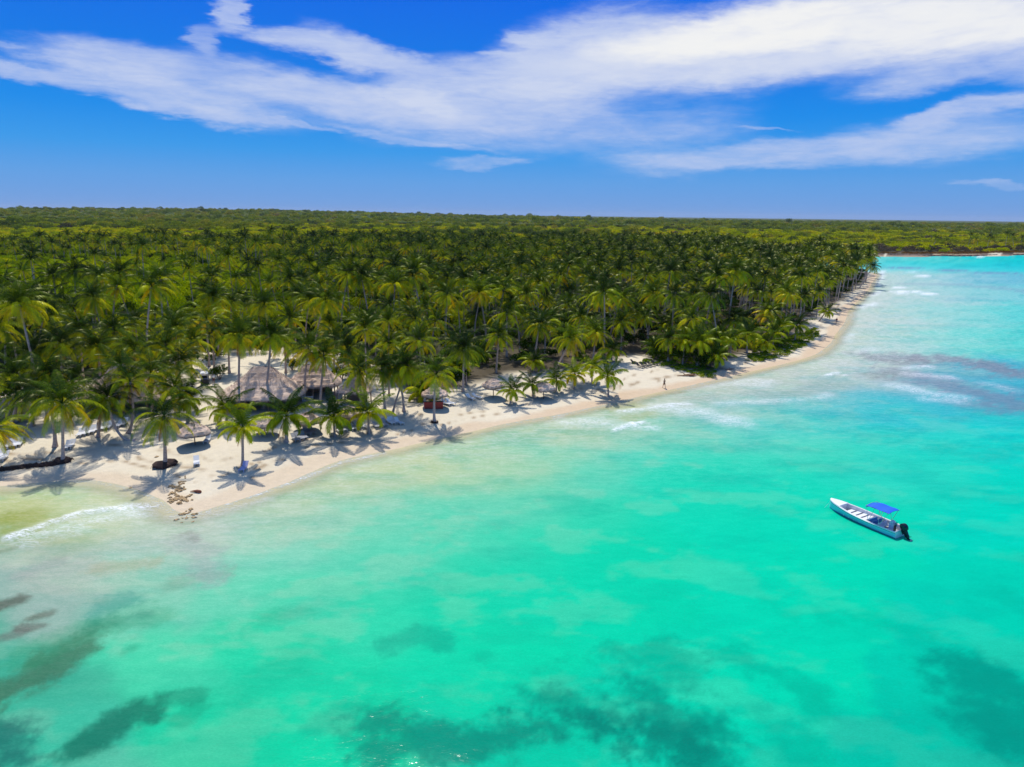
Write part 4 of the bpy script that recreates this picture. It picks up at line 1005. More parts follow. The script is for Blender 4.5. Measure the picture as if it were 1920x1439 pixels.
# ------------------------------------------------------------------ huts and parasols
def roof_mesh(w, d_, ridge, h, seed, fringe=True, n=72, m_=12, sag=0.12):
    rg = random.Random(seed); mb = MB(); V = []; F = []
    def eave(th):
        c_, s_ = math.cos(th), math.sin(th); p = 3.2
        k = (abs(c_) ** p + abs(s_) ** p) ** (-1 / p)
        return c_ * k * w / 2, s_ * k * d_ / 2
    for j in range(m_ + 1):
        t_ = j / m_
        for i in range(n):
            th = 2 * PI * i / n; ex, ey = eave(th)
            rx = max(-ridge / 2, min(ridge / 2, ex))
            u = t_
            x_ = ex + (rx - ex) * u; y_ = ey * (1 - u)
            z_ = h * (u - sag * math.sin(PI * u)) + (rg.uniform(-.07, .07) if 0 < j else rg.uniform(-.16, .04))
            V.append((x_, y_, z_ + (0.10 if j % 3 == 1 else 0)))
    for j in range(m_):
        for i in range(n):
            i2 = (i + 1) % n; F.append((j * n + i, j * n + i2, (j + 1) * n + i2, (j + 1) * n + i))
    mb.add(V, F)
    # underside
    mb.add([(x_ * .97, y_ * .97, z_ - .22) for x_, y_, z_ in V[:n]] + [(0, 0, h * .75)], [((i + 1) % n, i, n) for i in range(n)])
    k_ = int((w + d_) * 26)
    for i in range(k_):
        th = rg.uniform(0, 2 * PI); ex, ey = eave(th); a = rg.uniform(.02, .05); L = rg.uniform(.15, .42)
        tx, ty = -math.sin(th) * a, math.cos(th) * a
        mb.add([(ex - tx, ey - ty, .03), (ex + tx, ey + ty, .03), (ex * 1.015 + rg.uniform(-.06, .06), ey * 1.015 + rg.uniform(-.06, .06), -L)], [(0, 1, 2)])
    for i in range(int(w * d_ * 5)):
        j = rg.uniform(.05, .95); th = rg.uniform(0, 2 * PI); ex, ey = eave(th); rx = max(-ridge / 2, min(ridge / 2, ex))
        x_ = ex + (rx - ex) * j; y_ = ey * (1 - j); z_ = h * (j - sag * math.sin(PI * j)) + .12
        q_ = .3; x2 = ex + (rx - ex) * (j - q_ / max(w, 2)); y2 = ey * (1 - j + q_ / max(d_, 2)); z2 = h * (j - q_ / max(w, 2)) - .02
        mb.add([(x_ - .04, y_, z_), (x_ + .04, y_, z_), (x2, y2, z2)], [(0, 1, 2)])
    return mb.mesh('roof', M_THATCH)
def hut(name, c_, w, d_, ridge, h, eave_z, rz, label, cat, seed, nx=3, walls=False):
    z0 = ground_z(c_[0], c_[1])
    t_ = thing(name, (c_[0], c_[1], z0), rz, label, cat)
    link('roof', roof_mesh(w, d_, ridge, h, seed), t_, (0, 0, eave_z))
    for i in range(nx):
        for j in (-1, 1):
            x_ = (-.5 + i / (nx - 1)) * w * .78; mb = MB()
            rg = random.Random(i * 7 + j); mb.tube([(0, 0, -.4), (rg.uniform(-.05, .05), rg.uniform(-.05, .05), 1.2), (0, 0, eave_z + h * .12)], [.11, .10, .09], 8)
            mb.obj('post', M_WOOD, t_, (x_, j * d_ * .38, 0), True)
    if walls:
        mb = MB(); mb.box((0, d_ * .30, .55), (w * .6, .12, 1.1)); mb.box((0, d_ * .30, 1.12), (w * .62, .5, .06)); mb.obj('bar_counter', M_WOOD, t_)
    return t_
pc = plane(481, 745, 3.2)
hut('thatched_hut', (pc[0], pc[1] + 3.2), 12.6, 11.0, 2.6, 3.9, 2.1, R(4), 'large open-sided thatched hut with pinkish brown hipped roof behind the two pale palm trunks', 'hut', 1, 4, True)
pc = plane(582, 726, 3.2)
hut('thatched_hut', (pc[0], pc[1] + 2.2), 8.6, 7.0, 3.0, 2.9, 2.2, R(10), 'smaller thatched hut joined to the right of the large hut', 'hut', 2, 3, True)
pc = plane(660, 738, 3.2)
hut('thatched_hut', (pc[0], pc[1] + 1.5), 5.4, 4.6, 1.2, 2.2, 2.2, R(-4), 'small thatched hut half hidden by palms right of the two joined huts', 'hut', 3, 2, True)
pc = plane(212, 752, 3.2)
hut('thatched_hut', (pc[0], pc[1] + 4), 12.8, 10.0, 3.4, 4.4, 2.1, R(-3), 'tall thatched hut at the left seen only between palm crowns', 'hut', 4, 4, True)
def parasol(px, py, r_, h_, label, seed):
    g_ = gp(px, py); t_ = thing('thatched_parasol', g_, random.uniform(0, 1), label, 'parasol', 'thatched parasols on the beach')
    link('thatch_top', roof_mesh(r_ * 2, r_ * 2, 0.05, r_ * .62, seed, n=40, m_=8, sag=-.10), t_, (0, 0, h_ - r_ * .62))
    mb = MB(); mb.tube([(0, 0, -.4), (0, 0, h_ * .5), (0, 0, h_ - .15)], [.075, .07, .05], 8); mb.obj('pole', M_WOOD, t_, (0, 0, 0), True)
    mb = MB()
    for k in range(8):
        a = k * PI / 4; mb.tube([(0, 0, h_ - .2), (math.cos(a) * r_ * .85, math.sin(a) * r_ * .85, h_ - r_ * .62 - .02)], .025, 4)
    mb.obj('rib', M_WOOD, t_)
parasol(925, 745, 1.75, 3.1, 'thatched parasol standing clear of palms right of the beach bar', 11)
parasol(1019, 748, 1.75, 2.9, 'thatched parasol between the small golden young palms', 12)
parasol(366, 834, 1.9, 2.9, 'thatched parasol beside the big root-ball palm with a white lounger next to it', 13)
parasol(497, 815, 1.8, 2.7, 'thatched parasol hidden behind the lilac lounger palm, left of the thick young palm', 14)
parasol(578, 808, 1.8, 2.6, 'thatched parasol just right of the thick young palm over two shaded loungers', 15)
parasol(655, 795, 1.8, 2.6, 'thatched parasol between the slim and the golden young palms', 16)
parasol(12, 790, 2.9, 3.3, 'broad thatched parasol cut by the left edge above its round shade patch', 17)
# beach bar
g_ = gp(813, 767)
bt = thing('beach_bar', g_, R(8), 'small beach bar with red front and thatched top behind the tall lone palm', 'beach bar')
link('thatched_top', roof_mesh(4.0, 3.6, .4, 1.6, 21, n=52), bt, (.2, 1.0, 2.15))
mb = MB(); mb.box((0, 0, .55), (2.9, .10, 1.1)); mb.box((1.42, 1.0, .55), (.08, 2.0, 1.1)); mb.obj('counter_front', M_RED, bt)
mb = MB(); mb.box((-1.46, 1.0, .52), (.10, 2.1, 1.0)); mb.obj('printed_side_panel', M_PINK, bt)
mb = MB(); mb.box((0, .08, 1.13), (3.1, .45, .06)); mb.box((0, 1.9, 1.13), (3.0, .35, .06)); mb.box((0, 1.0, .45), (2.6, 1.5, .06)); mb.obj('counter_top', M_DARK, bt)
for sx_ in (-1.3, 1.3):
    for sy_ in (.15, 1.9):
        mb = MB(); mb.box((sx_, sy_, 1.65), (.12, .12, 1.3)); mb.obj('post', M_WHITE, bt)
for k in range(5):
    mb = MB(); mb.tube([(0, 0, 0), (0, 0, .16), (0, 0, .2), (0, 0, .27)], [.035, .035, .015, .013], 6); mb.obj('bottle', [M_WHITE, M_MAROON, M_DARK][k % 3], bt, (-1 + k * .45, 1.9, 1.16))

# ------------------------------------------------------------------ sun loungers
def lounger_meshes(mat):
    a = MB()
    for k in range(9): a.box((0, -0.62 + k * .145, .34), (.60, .115, .03))
    for sx_ in (-.31, .31): a.box((sx_, -.05, .33), (.05, 1.32, .05))
    seat = a.mesh('seat', mat)
    a = MB(); rot = Matrix.Rotation(R(38), 3, 'X')
    for k in range(5): a.box(Vector((0, .66, .35)) + rot @ Vector((0, .08 + k * .145, 0)), (.60, .12, .03), rot)
    for sx_ in (-.29, .29): a.box(Vector((sx_, .66, .33)) + rot @ Vector((0, .36, 0)), (.045, .74, .045), rot)
    back = a.mesh('backrest', mat)
    a = MB(); a.box((0, 0, .16), (.05, .06, .32)); leg = a.mesh('leg', mat)
    return seat, back, leg
LM = {k: lounger_meshes(m_) for k, m_ in (('white', M_WHITE), ('grey', M_GREY), ('dark', M_DARK), ('lilac', M_LILAC))}
LFIRST = {}
def lounger(px, py, yaw, kind, label, group=None):
    g_ = gp(px, py)
    if kind not in LFIRST:
        t_ = thing('sun_lounger', g_, R(yaw), None, 'sun lounger')
        s_, b_, l_ = LM[kind]; link('seat', s_, t_); link('backrest', b_, t_)
        for sx_, sy_ in ((-.27, -.62), (.27, -.62), (-.27, .55), (.27, .55)): link('leg', l_, t_, (sx_, sy_, 0))
        LFIRST[kind] = t_
    else: t_ = dup(LFIRST[kind]); t_.location = g_; t_.rotation_euler = (0, 0, R(yaw))
    t_['label'] = label
    if group: t_['group'] = group
    elif 'group' in t_: del t_['group']
    return t_
ORD = ['leftmost', 'second from left', 'third from left', 'fourth from left', 'fifth from left', 'sixth from left', 'seventh from left', 'eighth from left']
ROWS = [
 ([(150,818),(158,816),(166,814),(174,812),(184,808),(194,806),(203,804)], 18, 'white', 'white lounger in the long row behind the dark-crowned palm', 'white loungers in the long row'),
 ([(222,801),(232,798)], 10, 'white', 'white lounger under the J-curved palm', 'white loungers by the leaning trunk'),
 ([(125,842),(132,840)], 12, 'white', 'white lounger just right of the palm on the root bank', 'white loungers right of the root bank palm'),
 ([(14,840),(21,839),(28,838),(36,836)], 20, 'white', 'white lounger in the row below the maroon chairs', 'white loungers below the maroon chairs'),
 ([(18,830),(28,829),(38,828)], 20, 'grey', 'shaded grey lounger behind the white row by the maroon chairs', 'grey loungers by the maroon chairs'),
 ([(1,858),(6,863)], 15, 'white', 'white lounger at the left edge just above the dark root bank', 'white loungers at the left edge'),
 ([(555,827),(563,825),(571,823)], 40, 'grey', 'pale grey lounger lying right of the thick young palm', 'loungers right of the thick young palm'),
 ([(576,815),(585,813)], 25, 'grey', 'shade-greyed lounger under the parasol right of the thick young palm', 'loungers under the parasol'),  # grey paints in the parasol's shade on white loungers
 ([(637,811),(644,809)], 38, 'white', 'white lounger just right of the slim young palm', 'loungers right of the slim young palm'),
 ([(662,806),(672,804),(682,802)], 38, 'white', 'white lounger lying left of the golden-green young palm', 'loungers left of the golden-green palm'),
 ([(706,802),(714,800),(722,799)], 32, 'grey', 'shade-greyed lounger lying right of the golden-green young palm', 'loungers right of the golden-green palm'),  # white loungers in shade, the shade painted as grey
 ([(734,796),(742,794),(750,796)], 45, 'white', 'white lounger at the shade edge left of the tall lone palm', 'loungers left of the tall lone palm'),
 ([(839,760),(847,759)], 48, 'white', 'white lounger right of the red beach bar', 'loungers right of the beach bar'),
 ([(884,750),(897,748)], 48, 'white', 'white lounger lying between the beach bar and the first parasol', 'loungers before the first parasol'),
 ([(935,733),(943,732)], 48, 'grey', 'grey lounger behind the first parasol right of the bar', 'loungers behind the first parasol'),
 ([(1192,683),(1202,690),(1209,689),(1216,688),(1223,687),(1230,685)], 42, 'dark', 'dark lounger stored at the grove edge left of the dark shrub', 'dark loungers at the grove edge')]
for pts, yaw, kd, lb, grp in ROWS:
    for k, (a, b_) in enumerate(pts): lounger(a, b_, yaw + random.uniform(-7, 7), kd, f'{ORD[k]} {lb}', grp)
lounger(369, 872, 25, 'white', 'single white lounger alone on bare sand right of the big root-ball palm')
lounger(388, 830, 10, 'white', 'white lounger at the right side of the parasol by the root-ball palm')
lounger(456, 883, 3, 'lilac', 'lilac lounger at the foot of the short palm nearest the water')
# maroon chairs
for k, (a, b_) in enumerate([(29, 814), (40, 817), (33, 823)]):
    g_ = gp(a, b_); t_ = thing('beach_chair', g_, R([20, -60, 140][k]), ['maroon wooden chair furthest back of the three at the left edge', 'maroon wooden chair on the right of the three at the left edge', 'maroon wooden chair nearest the sea of the three at the left edge'][k], 'chair', 'maroon chairs')
    mb = MB(); mb.box((0, 0, .42), (.6, .6, .06)); mb.obj('seat', M_MAROON, t_)
    mb = MB(); rot = Matrix.Rotation(R(-15), 3, 'X'); mb.box((0, .36, .78), (.6, .05, .8), rot); mb.obj('backrest', M_MAROON, t_)
    for sx_ in (-.27, .27):
        for sy_ in (-.26, .26): mb = MB(); mb.box((sx_, sy_, .2), (.06, .06, .4)); mb.obj('leg', M_MAROON, t_)
        mb = MB(); mb.box((sx_ * 1.15, 0, .62), (.1, .65, .04)); mb.obj('armrest', M_MAROON, t_)
# cart and fence
g_ = gp(385, 719); t_ = thing('cart', g_, R(20), 'small dark service cart with pale roof parked left of the large thatched hut', 'cart')
mb = MB(); mb.box((0, 0, .55), (1.2, 2.2, .35)); mb.box((0, .75, .95), (1.15, .55, .5)); mb.obj('body', M_DARK, t_)
mb = MB(); mb.box((0, .1, 1.85), (1.25, 1.9, .07)); mb.obj('roof', M_WHITE, t_)
mb = MB(); mb.box((0, -.1, .80), (1.05, .5, .15)); mb.obj('seat', M_GREY, t_)
for sx_ in (-.55, .55):
    for sy_ in (-.7, .95): mb = MB(); mb.box((sx_, sy_, 1.28), (.05, .05, 1.1)); mb.obj('post', M_WHITE, t_)
    for sy_ in (-.75, .75): mb = MB(); mb.tube([(sx_ - .09, sy_, .27), (sx_ + .09, sy_, .27)], .27, 14); mb.obj('wheel', M_DARK, t_)
g_ = gp(577, 754); t_ = thing('fence', g_, R(5), 'low pale slatted fence panel between the two joined huts', 'fence')
mb = MB()
for k in range(9): mb.box((-.8 + k * .2, 0, .5), (.07, .03, .9))
mb.obj('slat_panel', M_WHITE, t_)
mb = MB(); mb.box((0, .03, .85), (1.8, .03, .08)); mb.box((0, .03, .2), (1.8, .03, .08)); mb.obj('rail', M_WHITE, t_)

# ------------------------------------------------------------------ people
def person(px, py, yaw, skin, top_c, short_c, hair_c, label, stride=.28, h_=1.72):
    g_ = gp(px, py); k = h_ / 1.75
    me = bpy.data.meshes.new('person')
    V = []; E = []; Rd = []
    def chain(pts, rad, root=None):
        prev = root
        for p, r_ in zip(pts, rad):
            V.append(tuple(c * k for c in p)); Rd.append(r_ * k)
            if prev is not None: E.append((prev, len(V) - 1))
            prev = len(V) - 1
        return prev
    pel = chain([(0, 0, .95)], [.13]); waist = chain([(0, 0, 1.10)], [.115], pel); chest = chain([(0, -.01, 1.28)], [.145], waist)
    neckb = chain([(0, 0, 1.44)], [.085], chest); neck = chain([(0, -.01, 1.51)], [.055], neckb)
    head = chain([(0, -.02, 1.59), (0, -.02, 1.68), (0, -.015, 1.735)], [.078, .088, .055], neck)
    chain([(0, -.105, 1.615)], [.018], head - 1)
    for sg in (-1, 1):
        f_ = stride * sg
        hip = chain([(sg * .09, 0, .90)], [.10], pel)
        kn = chain([(sg * .10, -f_ * .55 - .03, .50)], [.062], hip)
        an = chain([(sg * .10, -f_ + (.06 if f_ < 0 else 0), .09)], [.042], kn)
        chain([(sg * .10, -f_ - .02, .045), (sg * .105, -f_ - .15, .03)], [.045, .032], an)
        sh = chain([(sg * .17, 0, 1.41)], [.062], neckb)
        el = chain([(sg * .23, f_ * .35 + .02, 1.14)], [.043], sh)
        wr = chain([(sg * .24, f_ * .75 - .06, .92)], [.030], el)
        pm = chain([(sg * .24, f_ * .85 - .08, .85)], [.036], wr)
        x0, y0 = sg * .24, f_ * .85 - .08
        for q_, L in zip((-.030, -.010, .010, .030), (.065, .08, .075, .055)):
            chain([(x0, y0 + q_, .81), (x0 - sg * .008, y0 + q_ * 1.1, .81 - L * .6), (x0 - sg * .02, y0 + q_, .81 - L)], [.010, .009, .007], pm)
        chain([(x0 - sg * .02, y0 - .045, .83), (x0 - sg * .025, y0 - .055, .79)], [.011, .009], pm)
    me.from_pydata(V, E, []); ob = bpy.data.objects.new('tmp', me); COL.objects.link(ob)
    sk = ob.modifiers.new('s', 'SKIN'); me.skin_vertices.new() if not me.skin_vertices else None
    for i, r_ in enumerate(Rd): me.skin_vertices[0].data[i].radius = (r_, r_ * (.8 if i in (0, 1, 2) else 1)); me.skin_vertices[0].data[i].use_root = (i == 0)
    sb = ob.modifiers.new('u', 'SUBSURF'); sb.levels = 1; sb.render_levels = 1
    dg = bpy.context.evaluated_depsgraph_get(); dg.update()
    bm_ = bpy.data.meshes.new_from_object(ob.evaluated_get(dg)); bpy.data.objects.remove(ob)
    bm_.materials.clear(); bm_.materials.append(simple('skin', skin, .55, .05)); bm_.polygons.foreach_set('use_smooth', [True] * len(bm_.polygons))
    t_ = thing('person', g_, R(yaw), label, 'person'); link('body', bm_, t_)
    mb = MB(); mb.tube([(0, 0, .86 * k), (0, 0, .98 * k), (0, 0, 1.07 * k)], [.165 * k, .16 * k, .135 * k], 12)
    for sg in (-1, 1): mb.tube([(sg * .085 * k, 0, .92 * k), (sg * .10 * k, -stride * sg * .3, .64 * k)], [.115 * k, .10 * k], 10)
    mb.obj('shorts', simple('shorts_cloth', short_c, .8), t_, smooth=True)
    if top_c:
        mb = MB(); mb.tube([(0, 0, 1.02 * k), (0, -.01, 1.26 * k), (0, 0, 1.42 * k), (0, 0, 1.47 * k)], [.15 * k, .185 * k, .16 * k, .08 * k], 12)
        for sg in (-1, 1): mb.tube([(sg * .13 * k, 0, 1.41 * k), (sg * .21 * k, stride * sg * .2, 1.22 * k)], [.085 * k, .07 * k], 8)
        mb.obj('shirt', simple('shirt_cloth', top_c, .8), t_, smooth=True)
    mb = MB(); mb.lump((0, .012 * k, 1.70 * k), .108 * k, 12, .06, 3, (.95, 1.0, .9)); mb.obj('hair', simple('hair', hair_c, .7), t_, smooth=True)
    return t_
person(1245, 728, 200, (.42, .24, .14), None, (.30, .17, .10), (.05, .03, .02), 'bare-chested person in brown shorts walking on the wet sand at the water edge')
person(1568, 607, 160, (.42, .26, .18), (.22, .03, .05), (.45, .4, .4), (.02, .015, .01), 'distant person in dark red top walking on the far stretch of beach')
person(401, 720, 60, (.30, .17, .11), (.75, .74, .74), (.10, .015, .02), (.02, .015, .01), 'person in white shirt standing beside the parked cart', .08)

# ------------------------------------------------------------------ rocks, driftwood, root bank
rg = random.Random(5)
RK = []
for k in range(6):
    mb = MB(); mb.lump((0, 0, 0), .3, 9, .35, 40 + k, (1.3, .9, .55)); RK.append(mb.mesh('rock', M_ROCK))
zones = [((336, 348), (893, 912), .8, 'small tan rock in the sparse upper tip of the rock spill', 9), ((320, 352), (912, 925), 1.0, 'brown rock in the dry middle of the rock spill', 18),
         ((313, 362), (925, 946), 1.15, 'tan rock in the wide wet part of the rock spill', 28), ((330, 366), (946, 985), 1.0, 'rock lapped by the sea at the lower end of the rock spill', 13)]
first_rock = {}
for (xa, xb), (ya, yb), sc, lb, n_ in zones:
    for k in range(n_):
        g_ = gp(rg.uniform(xa, xb), rg.uniform(ya, yb)); z_ = max(g_.z, -.05)
        o = link('rock', RK[rg.randrange(6)], None, (g_.x, g_.y, z_ + .03), rg.uniform(0, 6), sc * rg.uniform(.3, .85)); tag(o, lb, 'rock', lb.replace('rock in', 'rocks in', 1).replace('rock lapped', 'rocks lapped'))
for (a, b_, sc, lb) in [(245, 915, .5, 'lone dark pebble on wet sand left of the rock spill'), (294, 857, .7, 'dark stone in the shadow beside the root-ball palm')]:
    tag(link('rock', RK[2], None, gp(a, b_), 1, sc), lb, 'rock')
mb = MB(); mb.tube([(-.75, 0, .06), (-.35, 0, .14), (.1, .03, .17), (.45, 0, .15), (.6, 0, .14)], [.03, .09, .17, .19, .12], 10)
o = mb.obj('log', simple('red_brown_wood', (.24, .08, .04), .8, .3), None, gp(368, 924), True, R(-12)); tag(o, 'short red-brown log lying on the sand right of the rock spill', 'log')
mb = MB(); mb.tube([(-2.2, .2, .1), (-1.2, 0, .2), (0, .1, .25), (.9, -.1, .2), (2.2, .3, .05)], [.04, .1, .2, .16, .03], 7); mb.tube([(-.4, 0, .2), (-.9, .5, .6), (-1.5, .8, .5)], [.1, .06, .02], 6); mb.tube([(.5, 0, .2), (1.2, .6, .35), (1.9, .9, .2)], [.09, .05, .02], 6)
for k in range(6): mb.lump((.4 + k * .16, .1 * (k % 3), .2), .22, 8, .4, k, (1.3, 1, .7))
o = mb.obj('driftwood', simple('driftwood_bark', (.25, .12, .06), .85, .4), None, gp(1290, 706), True, R(10)); tag(o, 'brown driftwood branch on the sand below the dark shrub', 'driftwood')
mb = MB(); mb.tube([(-1.2, .1, .1), (0, 0, .2), (1.3, -.1, .1)], [.05, .16, .04], 7); mb.tube([(0, 0, .2), (.4, .6, .5)], [.08, .02], 5)
tag(mb.obj('driftwood', M_WOOD, None, gp(1368, 694), True, R(30)), 'pale driftwood stump at the grove edge right of the dark shrub', 'driftwood')
# eroded bank of roots
bp_ = [gp(a, b_) for a, b_ in [(-60, 888), (-20, 884), (10, 880), (35, 877), (60, 874), (85, 872), (108, 870)]]
o0 = bp_[3].copy(); mb = MB(); rg = random.Random(9)
for i in range(len(bp_) - 1):
    for k in range(9):
        p = bp_[i].lerp(bp_[i + 1], k / 9) - o0
        mb.lump((p.x + rg.uniform(-.1, .1), p.y + rg.uniform(-.15, .15), p.z - .05), rg.uniform(.28, .42), 8, .4, i * 9 + k, (1.3, 1.0, .8))
        for q_ in range(7):
            a = Vector((p.x + rg.uniform(-.4, .4), p.y - rg.uniform(0, .3), p.z + .15)); mb.tube([a, a + Vector((rg.uniform(-.2, .2), -rg.uniform(.2, .45), -.15)), a + Vector((rg.uniform(-.4, .4), -rg.uniform(.4, .8), -.38))], [.035, .03, .01], 4)
tag(mb.obj('root_bank', M_ROOT, None, o0), 'dark eroded bank of matted roots running along the sand at the left edge', 'root bank')
# dark shrubs at the grove edge
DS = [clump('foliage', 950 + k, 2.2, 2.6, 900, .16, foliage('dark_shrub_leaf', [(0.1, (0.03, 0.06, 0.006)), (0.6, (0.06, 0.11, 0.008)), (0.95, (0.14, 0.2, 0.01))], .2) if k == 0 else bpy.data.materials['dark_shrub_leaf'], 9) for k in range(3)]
STEM = MB()
for k in range(5): STEM.tube([(0, 0, -.2), (math.cos(k * 1.3) * .5, math.sin(k * 1.3) * .5, .9), (math.cos(k * 1.3) * 1.0, math.sin(k * 1.3), 1.6)], [.09, .06, .03], 6)
STEM = STEM.mesh('stem', M_WOOD)
for k, (a, b_, sc, lb) in enumerate([(1232, 676, 1.0, 'dark shrub at the left end of the shrub bank right of the dark loungers'), (1256, 680, 1.2, 'dark shrub second from the left in the shrub bank behind the near walker'),
    (1282, 684, 1.25, 'dark shrub in the middle of the shrub bank behind the near walker'), (1308, 688, 1.3, 'dark shrub under the lush palm in the shrub bank'), (1330, 690, 1.1, 'bright-rimmed dark shrub at the right end of the shrub bank'),
    (1228, 664, 1.4, 'taller dark shrub at the back of the left end of the shrub bank'), (1345, 676, 1.0, 'low shrub between the shrub bank and the low golden palm'), (1462, 652, .9, 'round shrub at the edge of the bright creeper patch'), (412, 712, .9, 'dark shrub behind the left end of the large hut'), (548, 694, .8, 'dark shrub behind the joint of the two huts'), (640, 712, .9, 'dark shrub behind the small hut')]):
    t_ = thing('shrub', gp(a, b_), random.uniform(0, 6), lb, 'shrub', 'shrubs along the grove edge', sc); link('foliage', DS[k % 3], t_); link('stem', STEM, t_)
# far shore: rock ledge and its palms
mb = MB(); rg = random.Random(12); FS = catmull([plane(*q_) for q_ in [(1640,480.5),(1680,480),(1720,481),(1760,480.5),(1800,481),(1850,480),(1880,479),(1920,478.5),(1990,477)]], 14)
o0 = Vector((FS[0][0], FS[0][1], 0))
for i, p in enumerate(FS):
    for k in range(2):
        mb.lump((p[0] - o0.x + rg.uniform(-3, 2), p[1] - o0.y + rg.uniform(.2, 3.0), .15), rg.uniform(.7, 1.9), 9, .4, i * 2 + k, (1.7, 1.1, rg.uniform(.3, .5)))
tag(mb.obj('rock_ledge', M_ROCKD, None, o0), 'dark broken rock ledge along the waterline of the far shore', 'rock ledge')
FL = ['leftmost palm on the far shore, standing alone before grey shrubs', 'palm on the far shore just left of the tall cluster', 'tallest palm in the far shore cluster', 'palm on the right of the far shore cluster', 'bushy palm right above the white sand of the far shore',
      'palm on the far shore right of the bushy one', 'second last palm on the far shore', 'last palm on the far shore at the right edge']
for k, (a, b_) in enumerate([(1747, 472), (1813, 470), (1832, 469), (1850, 470), (1862, 471), (1884, 468), (1899, 467), (1912, 467)]):
    kk = KINDS[k % 8]; g_ = gp(a, b_); t_ = thing('coconut_palm', g_, k, FL[k], 'palm tree', 'palms on the far shore', 1.05); link('trunk', kk[0], t_); link('crown', kk[1], t_, kk[2])

# ------------------------------------------------------------------ boat
def boat():
    bow = Vector((*plane(1558, 933, 1.15), 0)); stern = Vector((*plane(1691, 993, .75), 0))
    dr = bow - stern; L = dr.length; print('boat length', L)
    t_ = thing('motorboat', (stern.x, stern.y, 0.0), math.atan2(dr.y, dr.x), 'long white and light blue open boat with blue sunshade and black outboard on turquoise water', 'boat')
    Bm = 1.18
    def sec(u):
        b_ = Bm * (0.86 + 0.14 * math.sin(PI * min(1, u * 1.3))) * (1 - max(0, (u - .50) / .50) ** 2.6) ** .62 if u < 1 else 0.0
        sh = .66 + .10 * u + .55 * max(0, u - .35) ** 1.7
        return b_, sh
    us = [0, .04, .1, .2, .3, .4, .5, .6, .68, .76, .83, .89, .93, .96, .98, .995, 1.0]
    mb = MB(); rows = []
    for u in us:
        b_, sh = sec(u); b_ = max(b_, .035); kz = -.28 + .75 * max(0, u - .72) ** 1.6 / .13 * .35
        x_ = u * L
        fl = 1 - .28 * u          # flare: bottom narrower than the rail
        rows.append([(x_ - .25 * max(0, u - .8), 0, kz), (x_ - .2 * max(0, u - .8), b_ * .62 * fl, kz + .10), (x_, b_ * .84 * fl, .0 + kz * .2), (x_, b_ * (.90 * fl + .03), .10 + kz * .15 + .05 * u), (x_, b_ * .98, sh - .17), (x_, b_ * .985, sh - .13), (x_, b_ * 1.0, sh - .12), (x_ + .02 * u, b_ * 1.02, sh - .02), (x_, b_ * .98, sh + .01)])
    nP = 9
    for sg in (1, -1):
        V = [(p[0], p[1] * sg, p[2]) for r_ in rows for p in r_]
        for i in range(len(rows) - 1):
            for j in range(nP - 1):
                q_ = (i * nP + j, (i + 1) * nP + j, (i + 1) * nP + j + 1, i * nP + j + 1)
                F = [q_ if sg < 0 else q_[::-1]]
                mi = 0 if j < 3 else (1 if j == 3 else (2 if j == 4 else 3))
                mb.add([V[k] for k in F[0]], [(0, 1, 2, 3)], mi)
        tr_ = [(p[0], p[1] * sg, p[2]) for p in rows[0]]
        mb.add([(0, 0, rows[0][0][2]), *tr_[1:], (0, 0, rows[0][-1][2])], [tuple(range(nP + 1))], 3)
    M_BL = simple('deep_blue_hull', (.01, .22, .58), .35, .1); M_CY = simple('pale_blue_hull', (.28, .72, .86), .35, .06); M_NV = simple('navy_stripe', (.01, .02, .10), .4, .1); M_GW = simple('white_gelcoat', (.82, .83, .85), .3, .03)
    mb.obj('hull', [M_BL, M_CY, M_NV, M_GW], t_)
    # liner: inner sides, rail top, floor, foredeck
    mb = MB(); prev = None
    for u in [0, .05, .12, .2, .3, .4, .5, .6, .68, .74, .78, .82]:
        b_, sh = sec(u); x_ = u * L + (.06 if u == 0 else 0); row = [(x_, b_ * .99, sh + .015), (x_, b_ - .15, sh + .02), (x_, b_ - .18, sh - .05), (x_, (b_ - .18) * .92, .12), (x_, 0, .10)]
        if prev:
            for sg in (1, -1):
                for j in range(4): mb.add([(p[0], p[1] * sg, p[2]) for p in (prev[j], row[j], row[j + 1], prev[j + 1])], [(0, 1, 2, 3)])
        prev = row
    mb.box((.07, 0, .42), (.10, 2 * sec(0)[0] - .1, .62))
    mb.obj('liner', simple('liner_white', (.80, .79, .77), .5, .06), t_)
    mb = MB(); prev = None
    for u in [.80, .84, .89, .93, .96, .98, .995]:
        b_, sh = sec(u); row = [(u * L, b_ * k, sh + .03 + .07 * (1 - k * k)) for k in (-1, -.6, 0, .6, 1)]
        if prev:
            for j in range(4): mb.add([prev[j], prev[j + 1], row[j + 1], row[j]], [(0, 1, 2, 3)])
        else:
            mb.add([(u * L, -b_ * .85, .12), (u * L, b_ * .85, .12), (u * L, b_ * .95, sh + .03), (u * L, 0, sh + .10), (u * L, -b_ * .95, sh + .03)], [(0, 1, 2, 3, 4)])
        prev = row
    mb.obj('foredeck', M_GW, t_)
    for u in (.47, .55, .63, .71):
        b_, sh = sec(u); mb = MB(); mb.box((0, 0, .42), (.42, (b_ - .17) * 2, .07)); mb.box((.12, 0, .25), (.06, (b_ - .2) * 2, .30)); mb.obj('bench', M_GW, t_, (u * L, 0, 0))
    for u, c_ in ((.36, M_BL), (.30, M_BL), (.23, M_GW)):
        mb = MB(); mb.box((0, 0, .38), (.35, 1.5, .10)); mb.box((.15, 0, .55), (.06, 1.5, .34), Matrix.Rotation(R(12), 3, 'Y')); mb.obj('seat_cushion', simple('blue_cushion', (.10, .28, .55), .7) if c_ is M_BL else c_, t_, (u * L, 0, 0))
